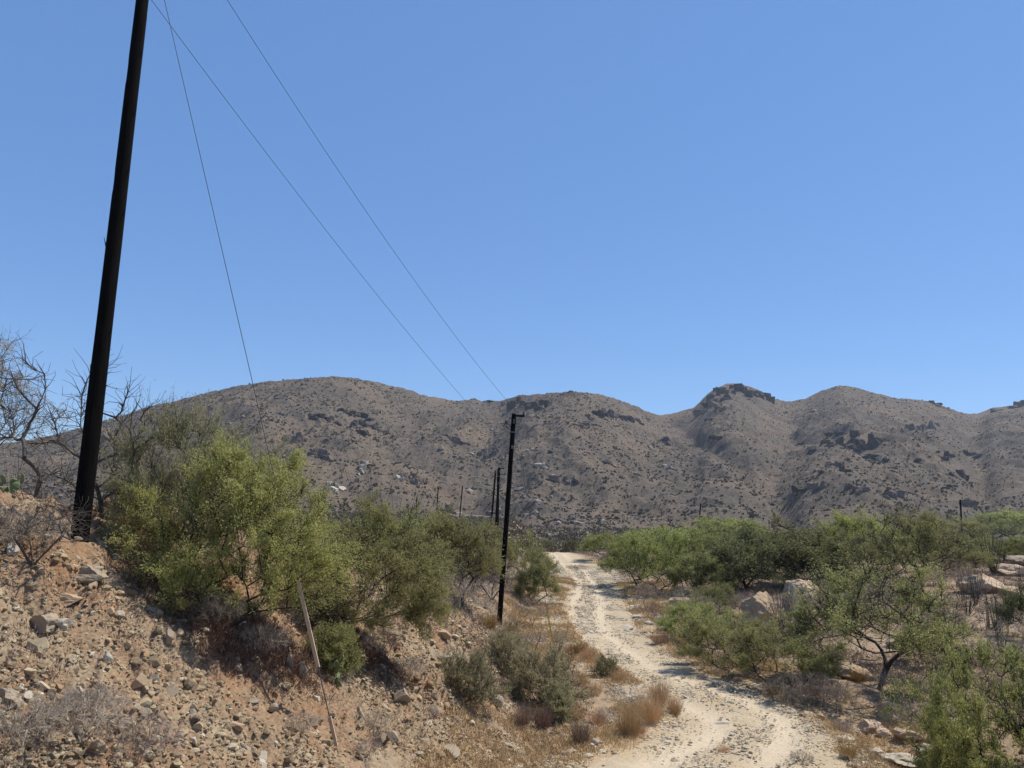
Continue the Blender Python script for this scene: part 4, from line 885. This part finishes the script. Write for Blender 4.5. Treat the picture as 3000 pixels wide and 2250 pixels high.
# splinters on the near pole
parts = []; rs = np.random.default_rng(9)
for z_, s_ in ((7.2, 1), (6.15, 1), (8.3, 1), (4.9, -1), (3.4, 1), (5.4, 1)):
    rr_ = .5*(.265+(.19-.265)*z_/10); parts.append(frusta([(s_*(rr_-.01), -.04, z_)], [(s_*(rr_+.035), -.05, z_+.16)], [.012], [.002], 4))
V, Fq = cat_m(parts); link('splinter', mesh('splinter', V, Fq, POLE), e1)
p2b, p2t = P(1461, 1850, 28), P(1506, 1212, 28.3)
pole(p2b, p2t, .195, .165, 'second black pole with small metal brackets at its top, beside the dirt track', 2)
FAR = [(1447, 1660, 1463, 1370, 62, 'thicker pole of the close pair seen left of the second pole', 1), (1456, 1655, 1460, 1374, 64, 'pole almost hidden behind the thicker one of the close pair', 0), (1436, 1575, 1452, 1378, 100, 'thinner left pole of the close pair seen left of the second pole', 0),
 (1343, 1560, 1355, 1423, 160, 'far black pole, first to the left of the close pair', 0), (1276, 1556, 1284, 1425, 170, 'far black pole, second to the left of the close pair', 0), (1217, 1545, 1221, 1458, 235, 'far small pole above the ocotillo stems', 0),
 (1183, 1545, 1185, 1490, 290, 'farthest tiny pole at the left end of the row', 0), (2040, 1620, 2053, 1475, 140, 'short far pole above the trees in the middle of the flat', 0), (2824, 1650, 2813, 1464, 112, 'lone far pole above the trees at the right', 0)]
for i, (bx, by, tx, ty, Y, lab, d_) in enumerate(FAR):
    b = P(bx, by, Y); tp = P(tx, ty, Y*1.003); g = zat(b[0], b[1]); k = (g-tp[2])/(b[2]-tp[2]); b = tp+(b-tp)*max(k, 1.)
    pole(b, tp, .25 if Y < 65 else .26, .19 if Y < 65 else .24, lab, 20+i, d_)
def wire(p, q, sag, r_, label, mids=80, m=WIRE, name='power_line'):
    t_ = np.linspace(0, 1, mids)[:, None]; pts = p+(q-p)*t_; pts[:, 2] -= (4*sag*t_*(1-t_))[:, 0]; V, Fq = tube(pts-p, r_, 5); o = link(name, mesh(name, V, Fq, m, True), loc=p); return tag(o, label, 'wire')
wl = P(320, -168, 12.15); wr = P(516, -238, 12.3)
wire(wl, P(1468, 1292, 28.2), .30, .0052, 'lower left wire running from the nearest pole to the second pole')
wire(wr, P(1518, 1212, 28.3), .45, .0052, 'right wire running from beyond the top edge to the top of the second pole')
wire(P(1532, 1211, 28.3), P(1466, 1372, 62), .5, .006, 'thin wire from the second pole to the close pair of poles')
wire(P(2053, 1478, 140), P(2813, 1467, 112), .9, .012, 'faint wire between the two far poles on the right')
# guy wires with guards
def guy(top, anchor, label, f0, f1, guard_m, gname, rw=.0055, low=None):
    e = empty('guy_wire', anchor, label, 'guy wire'); v = top-anchor; T_ = lambda f: v*f
    V, Fq = tube([T_(f1), T_(1.)], rw, 6); link('cable', mesh('cable', V, Fq, WIRE, True), e)
    V, Fq = tube([T_(-.02), T_(f1)], rw*1.5, 6); link('anchor_rod', mesh('anchor_rod', V, Fq, WIRE, True), e)
    q = Vector((0, 0, 1)).rotation_difference(Vector(v)); L = np.linalg.norm(v)
    for (a_, c_) in [(f0, f1)]+([low] if low else []):
        V, Fq = box((0, 0, (a_+c_)/2*L), (.05, .035, (c_-a_)*L)); V = V@np.array(q.to_matrix()).T; link(gname, mesh(gname, V, Fq, guard_m), e)
anc = gp(985, 2192, 0); gt = P(438, -190, 12.15)
def frac(py):
    lo, hi = 0., 1.
    for _ in range(40):
        m_ = (lo+hi)/2
        if proj(anc+(gt-anc)*m_)[1] > py: lo = m_
        else: hi = m_
    return lo
guy(gt, anc, 'guy wire of the nearest pole with a long weathered wooden guard above its anchor', frac(1955), frac(1700), RAW, 'wooden_guard', .0055, (0.0, frac(2100)))
anc = gp(1622, 1902, 0); gt = P(1509, 1262, 28.2)
guy(gt, anc, 'guy wire of the second pole with a yellow guard beside the track', frac(1900), frac(1800), YEL, 'yellow_guard', .006)

# teal tarp among the trees
b = at(2030, 1668, y0=10); V, Fc = rock(4, np.random.default_rng(4), 6, .25); t = NT('teal_tarp'); t.color(t.mix(t.noise(6), (.01, .10, .09), (.02, .17, .15))); t.p.inputs['Roughness'].default_value = .5
w = 32/F*b[1]; o = link('tarp', mesh('tarp', V*np.array([w*.5, w*.35, w*.22]), Fc, t.m, True), loc=b+np.array([0, 0, w*.12])); tag(o, 'small teal tarp heap lying among the trees right of the upper track', 'tarp')

# ------------------------------------------------------------------ hills
SK = [(-900, 1395), (-500, 1370), (-200, 1350), (0, 1302), (120, 1285), (230, 1255), (340, 1222), (434, 1193), (542, 1169), (678, 1134), (760, 1120), (868, 1112), (976, 1104), (1031, 1107), (1112, 1123), (1194, 1143), (1275, 1166), (1336, 1175), (1377, 1169), (1424, 1175), (1478, 1172), (1519, 1158), (1600, 1153), (1682, 1149), (1750, 1153), (1817, 1172), (1872, 1194), (1926, 1217), (1980, 1210), (2034, 1194), (2075, 1153), (2116, 1128), (2156, 1122), (2211, 1137), (2258, 1164), (2306, 1177), (2360, 1169), (2414, 1142), (2462, 1128), (2509, 1137), (2563, 1153), (2618, 1166), (2658, 1169), (2712, 1175), (2767, 1191), (2821, 1210), (2862, 1212), (2902, 1195), (2957, 1191), (3000, 1180), (3200, 1150), (3500, 1170), (3900, 1260)]
sp = np.array([[r_[0], r_[2]] for r_ in (ray(*q) for q in SK)])
bp = np.array([[r_[0], r_[2]] for r_ in (ray(px, 1600) for px in range(-900, 4000, 300))])
us = np.linspace(sp[0, 0], sp[-1, 0], 1500); ts = np.linspace(0, 1.35, 420); TT, US = np.meshgrid(ts, us, indexing='ij')
qs = np.interp(us, sp[:, 0], sp[:, 1])
# fine skyline
qs = np.convolve(np.pad(qs, 4, 'edge'), np.ones(9)/9, 'valid')
px_u = np.interp(us, sp[:, 0], [q[0] for q in SK])
Yc = itp(px_u, [(-900, 760), (0, 700), (700, 640), (1000, 620), (1300, 720), (1420, 800), (1600, 640), (1750, 640), (1950, 860), (2150, 780), (2300, 900), (2480, 780), (2750, 800), (2880, 950), (3000, 880), (3900, 900)])
Yc = np.convolve(np.pad(Yc, 40, 'edge'), np.ones(81)/81, 'valid')
tc_ = np.minimum(TT, 1); YH = 225+(Yc[None]-225)*TT
zc = qs*Yc; zb = -13.
ff = .30*tc_+.70*tc_**1.45
ZH = zb+(zc[None]-zb)*ff; ZH = np.where(TT > 1, zc[None]-(TT-1)*zc[None]*1.6, ZH)
XH = US*YH
env = np.sin(np.pi*np.clip(TT, 0, 1))**.8
wx = XH+40*(fbm(XH/150, YH/150, 3, 5)-.5)
rel = (rid(wx/95, YH/330, 4, 81, .45)-.6)*42+(rid((XH+.5*YH)/50, (YH-.3*XH)/90, 4, 84, .5)-.55)*16
def gully(pts, wd, dp):
    global ZH
    q = np.array([[*ray(px, py)[[0]], py] for px, py in pts]); pr = proj(np.stack([XH, YH, ZH], -1))[1]
    uc = np.interp(pr, q[:, 1], q[:, 0]); d = (US-uc)/wd; m = np.exp(-d*d)*((pr > q[0, 1]-20) & (pr < q[-1, 1]+60)); return -dp*m*env**.5*.38
rel = rel*.8*env
g_ = gully([(1930, 1217), (2010, 1260), (2140, 1340), (2220, 1420), (2290, 1480), (2340, 1600)], .022, 20)+gully([(1430, 1180), (1400, 1290), (1350, 1400), (1310, 1520)], .04, 16)+gully([(1170, 1200), (1140, 1290), (1080, 1380), (1040, 1480)], .03, 9)+gully([(2860, 1215), (2850, 1300), (2870, 1400), (2900, 1500)], .02, 22)+gully([(2310, 1180), (2330, 1250), (2270, 1400), (2300, 1500)], .02, 14)
ZH = ZH+rel+g_+np.clip(TT*6, 0, 1)*((fbm(XH/22, YH/22, 4, 86)-.5)*5*np.clip(1.3-TT, .25, 1)+(rid(XH/7, YH/7, 3, 88)-.5)*2.0+env*(rid(XH/26, YH/40, 4, 90)-.5)*4.5)
# keep the slope below the sight line of the crest
nr, nc = ZH.shape; idx = np.arange(nr*nc).reshape(nr, nc)
FQ = np.stack([idx[:-1, :-1], idx[:-1, 1:], idx[1:, 1:], idx[1:, :-1]], -1).reshape(-1, 4)
HV = np.stack([XH, YH, ZH], -1)
t = NT('hillside')
c = t.ramp(t.noise(.018, 5, .6), [(.36, (.097, .077, .06)), (.5, (.128, .098, .073)), (.64, (.18, .128, .085))])
c = t.mix(t.ramp(t.noise(.035, 5, .65), [(.55, 0), (.7, .8)]), c, (.20, .138, .09))
c = t.mix(t.ramp(t.noise(.30, 6, .8), [(.42, .7), (.60, 0)]), c, (.10, .083, .062))
c = t.mix(t.ramp(t.voro(.33, 'Distance'), [(.14, .55), (.40, 0)]), c, (.08, .072, .05))
c = t.mix(t.ramp(t.noise(.8, 5, .8), [(.57, 0), (.68, .45)]), c, (.22, .18, .14))
t.color(c); t.bump(t.noise(.5, 6, .8), .8, 1.2); HILLM = t.m
o = link('hills', mesh('hills', HV.reshape(-1, 3), FQ, HILLM, False)); tag(o, kind='structure')
hpx, hpy = proj(HV); vis = (TT <= 1.02) & (TT > .03)
def hpt(px, py):
    d = (hpx-px)**2+(hpy-py)**2+np.where(vis, 0, 1e9); k = np.argmin(d); return HV.reshape(-1, 3)[k]
# scrub on the hills
N = 85000; fi = rr.integers(3, int(nr*.735), N); fj = rr.integers(0, nc-1, N); HP = HV[fi, fj]
k = fbm(HP[:, 0]/25, HP[:, 1]/25, 3, 95) > rr.uniform(.15, .75, N); HP = HP[k]
hsz = np.exp(rr.normal(-.5, .38, len(HP))); per = 9; i = np.repeat(np.arange(len(HP)), per)
d = rr.normal(size=(len(i), 3)); d[:, 2] = np.abs(d[:, 2])+.2; d = unit(d); pos = HP[i]+d*(hsz[i]*.5)[:, None]*rr.uniform(.2, 1, (len(i), 1))
V, Fq = slivers(pos-d*.2, d+rr.normal(size=d.shape)*.5, hsz[i]*.9, hsz[i]*.75, rr)
SCRUB = leafmat('hill_scrub', (.085, .077, .052), (.115, .10, .068), (.16, .135, .095), .1)
o = link('hill_scrub', mesh('hill_scrub', V, Fq, SCRUB)); tag(o, 'low grey-green scrub dotted over the hillsides', 'scrub', kind='stuff')
N = 9000; fi = rr.integers(3, int(nr*.735), N); fj = rr.integers(0, nc-1, N); HP = HV[fi, fj]; k = fbm(HP[:, 0]/60, HP[:, 1]/60, 3, 97) > rr.uniform(.45, .7, N); HP = HP[k]
HROCK = stonemat('hill_rock', [(0, (.10, .085, .075)), (.5, (.18, .145, .12)), (1, (.30, .255, .21))], .8)
V, Fc = scatter_rocks(T1, HP, np.exp(rr.normal(-.05, .45, len(HP))), rr); o = link('hill_rubble', mesh('hill_rubble', V, Fc, HROCK)); tag(o, 'scattered rocks on the hillsides', 'rocks', kind='stuff')
N = 13000; y = rr.uniform(90, 290, N); x = rr.uniform(-.4, .75, N)*y; HP = np.stack([x, y, smooth_z(x, y)], -1); hsz = rr.uniform(.4, 1.1, N)
i = np.repeat(np.arange(N), 12); d = rr.normal(size=(len(i), 3)); d[:, 2] = np.abs(d[:, 2])+.2; d = unit(d); pos = HP[i]+d*(hsz[i]*.6)[:, None]*rr.uniform(.1, 1, (len(i), 1))
V, Fq = slivers(pos, d+rr.normal(size=d.shape)*.6, hsz[i]*.6, hsz[i]*.3, rr); o = link('valley_scrub', mesh('valley_scrub', V, Fq, SCRUB)); tag(o, 'low scrub covering the valley floor between the tree belt and the hills', 'scrub', kind='stuff')
CRAG = stonemat('dark_crag', [(0, (.05, .042, .04)), (1, (.085, .07, .06))], .25, .9)
CRAGP = stonemat('pale_crag', [(0, (.42, .34, .26)), (1, (.54, .45, .35))], .3, .9)
CRAGM = stonemat('grey_crag', [(0, (.13, .10, .08)), (1, (.20, .155, .12))], .3, .9)
def block(r, sub):
    V, Fc = ICO[sub]; V = V.copy()
    for _ in range(13):
        n = r.normal(size=3)*np.array([1, 1, .3]); n /= np.linalg.norm(n); d = r.uniform(.32, .7); q = V@n; k = q > d; V[k] -= np.outer(q[k]-d, n)
    V[:, 2] = np.minimum(V[:, 2], r.uniform(.45, .8)+.15*V[:, 0]*r.normal()); o = r.uniform(0, 50, 3)
    return V+(n3(V*4+o, 4)[:, None]-.5)*.16*unit(V)+(n3(V*np.array([11, 11, 4])+o, 6)[:, None]-.5)*.10*unit(V), Fc
def crag(px, py, w, h, m, label, seed, n=None, ang=0.):
    r = np.random.default_rng(seed); c0 = hpt(px, py); s_ = c0[1]/F; W, H = w*s_, h*s_; n = n or max(3, int(w/11)); e = empty('rock_outcrop', c0, label, 'outcrop', 'rock outcrops on the hills')
    for i in range(n):
        a = (i+.5)/n*2-1+r.normal()*.06; q = r.normal()*.30; dx = a*.5*w; dy = q*h*.6+ang*dx
        p = hpt(px+dx, py+dy+h*.25); V, Fc = block(r, 4 if w > 40 else 2)
        k = r.uniform(.5, 1.3)*(1-.4*abs(a)); az = r.uniform(0, 6.28); c_, s2 = math.cos(az), math.sin(az); V = V@np.array([[c_, s2, 0], [-s2, c_, 0], [0, 0, 1]])
        V = V*np.array([W/n*1.7*r.uniform(.7, 1.4), W/n*1.5, H*.85*k]); link('rock', mesh('rock', V, Fc, m), e, Vector(p-c0))
CR = [(1515, 1186, 90, 34, CRAG, 'dark cliff band on the saddle just above the second pole, left part', 0), (1580, 1180, 60, 30, CRAG, 'dark cliff band above the second pole, right part', 0),
 (2165, 1142, 150, 32, CRAG, 'dark crag capping the sharp knob right of the saddle', .1), (2100, 1160, 70, 40, CRAG, 'dark crag on the left shoulder of the sharp knob', -.5), (2230, 1160, 60, 26, CRAG, 'dark crag on the right shoulder of the sharp knob', .4), (2085, 1195, 70, 30, CRAGM, 'grey broken rock below the left shoulder of the sharp knob', -.2),
 (1760, 1210, 90, 30, CRAG, 'dark crescent crag high on the middle hill', -.05), (1840, 1228, 80, 18, CRAG, 'dark rock strip right of the crescent crag', .2), (1715, 1245, 60, 18, CRAGM, 'small grey ledge left below the crescent crag', 0),
 (2460, 1300, 120, 46, CRAG, 'wide dark cliff low on the right-hand hill, left half', .1), (2540, 1290, 90, 50, CRAG, 'wide dark cliff low on the right-hand hill, right half', .15), (2370, 1310, 50, 34, CRAG, 'dark crag at the left end of the wide cliff', 0), (2565, 1338, 70, 22, CRAG, 'dark ledge below the right half of the wide cliff', .2), (2450, 1268, 36, 18, CRAG, 'small dark block above the wide cliff', 0),
 (2465, 1368, 44, 24, CRAG, 'dark rocks below the left half of the wide cliff', .2), (2400, 1418, 50, 26, CRAGM, 'grey rocks low on the right-hand hill', 0), (2345, 1430, 40, 20, CRAG, 'dark rocks at the valley side of the right-hand hill', 0), (2510, 1420, 60, 30, CRAGM, 'grey broken rocks below the wide cliff', .3),
 (2700, 1245, 90, 32, CRAGM, 'dusky rock face under the second summit from the right', -.1), (2690, 1346, 24, 22, CRAG, 'single dark block in mid slope right of the wide cliff', 0), (2776, 1335, 30, 22, CRAG, 'pair of dark blocks left of the slanting ledge', 0), (2850, 1325, 60, 18, CRAG, 'slanting dark ledge near the right edge', .35),
 (2815, 1395, 60, 30, CRAG, 'dark crag above the lone far pole', .35), (2780, 1425, 36, 20, CRAG, 'small dark crag left above the lone far pole', 0), (2735, 1172, 34, 10, CRAG, 'dark rocks on the skyline of the right-hand hill', .1), (2925, 1198, 30, 16, CRAG, 'dark tooth on the skyline near the right edge', 0), (2985, 1184, 50, 20, CRAG, 'dark rocks on the skyline at the right edge', -.1),
 (950, 1225, 90, 18, CRAG, 'slanting dark ledge on the left hill, upper left one', .28), (1040, 1212, 90, 18, CRAG, 'slanting dark ledge on the left hill, upper right one', .28), (1080, 1245, 90, 24, CRAG, 'slanting dark ledge on the left hill, middle one', .3), (1050, 1262, 60, 20, CRAG, 'slanting dark ledge on the left hill, lowest one', .3),
 (1388, 1170, 18, 8, CRAG, 'small dark boulder on the skyline of the saddle', 0), (1430, 1174, 30, 6, CRAG, 'thin dark rocks on the skyline of the saddle', 0), (1330, 1285, 90, 20, CRAGM, 'grey ledges in the middle of the slope above the pole row', .3), (1650, 1405, 90, 22, CRAGM, 'grey ledge low on the middle hill', .05), (1425, 1330, 70, 34, CRAGM, 'grey broken slabs left of the second pole top', -.4),
 (1950, 1290, 30, 14, CRAG, 'small dark rocks on the middle hill near the valley', .3), (2095, 1278, 36, 18, CRAG, 'dark bush-like crag in the upper valley', .1), (2080, 1225, 30, 10, CRAG, 'tiny dark ledge below the sharp knob', 0),
 (1070, 1362, 26, 30, CRAGP, 'white washed rock in the gully of the left hill', -.9), (1056, 1382, 18, 14, CRAGP, 'smaller white rock below the washed rock in the gully', -.5), (1372, 1326, 34, 8, CRAGP, 'pale streak of rock left of the second pole', -.3), (1590, 1362, 24, 18, CRAGP, 'pale rock patch right of the second pole', .1), (1960, 1365, 30, 10, CRAGP, 'pale rock patch above the valley', .2),
 (870, 1285, 50, 40, CRAGM, 'pinkish broken slabs above the large bush', -.5), (940, 1330, 70, 40, CRAGM, 'pinkish grey slabs right above the large bush', .3), (860, 1340, 60, 30, CRAGM, 'dark grey slabs just above the large bush', .1), (1210, 1400, 70, 50, CRAGM, 'grey slabs at the foot of the gully', .2), (1175, 1400, 30, 16, CRAGP, 'pale slabs at the foot of the gully', .2), (1300, 1500, 60, 40, CRAGM, 'grey slabs between the two far poles', -.3), (1330, 1510, 30, 26, CRAGP, 'pale rocks at the foot of the slope right of the far poles', -.6), (980, 1425, 50, 30, CRAGP, 'pale slabs low on the left hill behind the bushes', .2),
 (2640, 1450, 90, 30, CRAGM, 'grey slabs at the foot of the right-hand hill', .1), (2860, 1480, 80, 26, CRAGM, 'grey slabs right of the lone far pole', .3), (330, 1270, 120, 26, CRAGM, 'dark rocks on the far left shoulder behind the leafless tree', -.3)]
for i, q in enumerate(CR): crag(q[0], q[1], q[2], q[3], q[4], q[5], 900+i, ang=q[6])

# ------------------------------------------------------------------ light
SD = unit(np.array([.88, .36, 0.])); EL = R(60)
sd = Vector((SD[0]*math.cos(EL), SD[1]*math.cos(EL), math.sin(EL)))
L = bpy.data.lights.new('sun', 'SUN'); L.energy = 4.7; L.angle = R(.53); L.color = (1, .955, .88)
lo = bpy.data.objects.new('sun', L); COL.objects.link(lo); lo.rotation_euler = sd.to_track_quat('Z', 'Y').to_euler(); lo.location = (0, 0, 200)
w = bpy.data.worlds.new('World'); SC.world = w; w.use_nodes = True; wn = w.node_tree
st = wn.nodes.new('ShaderNodeTexSky'); st.sky_type = 'NISHITA'; st.sun_disc = False; st.sun_elevation = EL; st.sun_rotation = math.atan2(SD[0], SD[1])
st.altitude = 1800; st.air_density = 1.0; st.dust_density = .15; st.ozone_density = 2.4
hs = wn.nodes.new('ShaderNodeHueSaturation'); hs.inputs['Saturation'].default_value = 1.16; wn.links.new(st.outputs[0], hs.inputs['Color']); mx = wn.nodes.new('ShaderNodeMix'); mx.data_type = 'RGBA'; mx.inputs[0].default_value = .58; wn.links.new(hs.outputs[0], mx.inputs[6]); mx.inputs[7].default_value = (.76, 1.58, 3.45, 1)
wn.links.new(mx.outputs[2], wn.nodes['Background'].inputs[0]); wn.nodes['Background'].inputs[1].default_value = .15
HAZE = True
if HAZE:
    hm = bpy.data.materials.new('thin_haze'); hm.use_nodes = True; hn = hm.node_tree; hn.nodes.clear(); ho = hn.nodes.new('ShaderNodeOutputMaterial'); pv = hn.nodes.new('ShaderNodeVolumePrincipled')
    pv.inputs['Density'].default_value = .00012; pv.inputs['Color'].default_value = (.80, .88, 1, 1); pv.inputs['Anisotropy'].default_value = .3; hn.links.new(pv.outputs[0], ho.inputs['Volume'])
    V, Fq = box((0, 560, 80), (4200, 1700, 260)); o = link('haze', mesh('haze', V, Fq, hm)); tag(o, 'thin pale haze of air over the whole valley', 'haze', kind='stuff')
SC.view_settings.view_transform = 'Standard'; SC.view_settings.look = 'None'; SC.view_settings.exposure = .33; SC.view_settings.gamma = 1
SC.cycles.volume_bounces = 0; SC.cycles.max_bounces = 6; SC.cycles.transparent_max_bounces = 8

for o in bpy.data.objects:
    if 'label' in o and o.parent is None:
        n_ = len(__import__('re').findall(r"[A-Za-z0-9']+", o['label']))
        if n_ > 16: print('LONG', n_, o['label'])
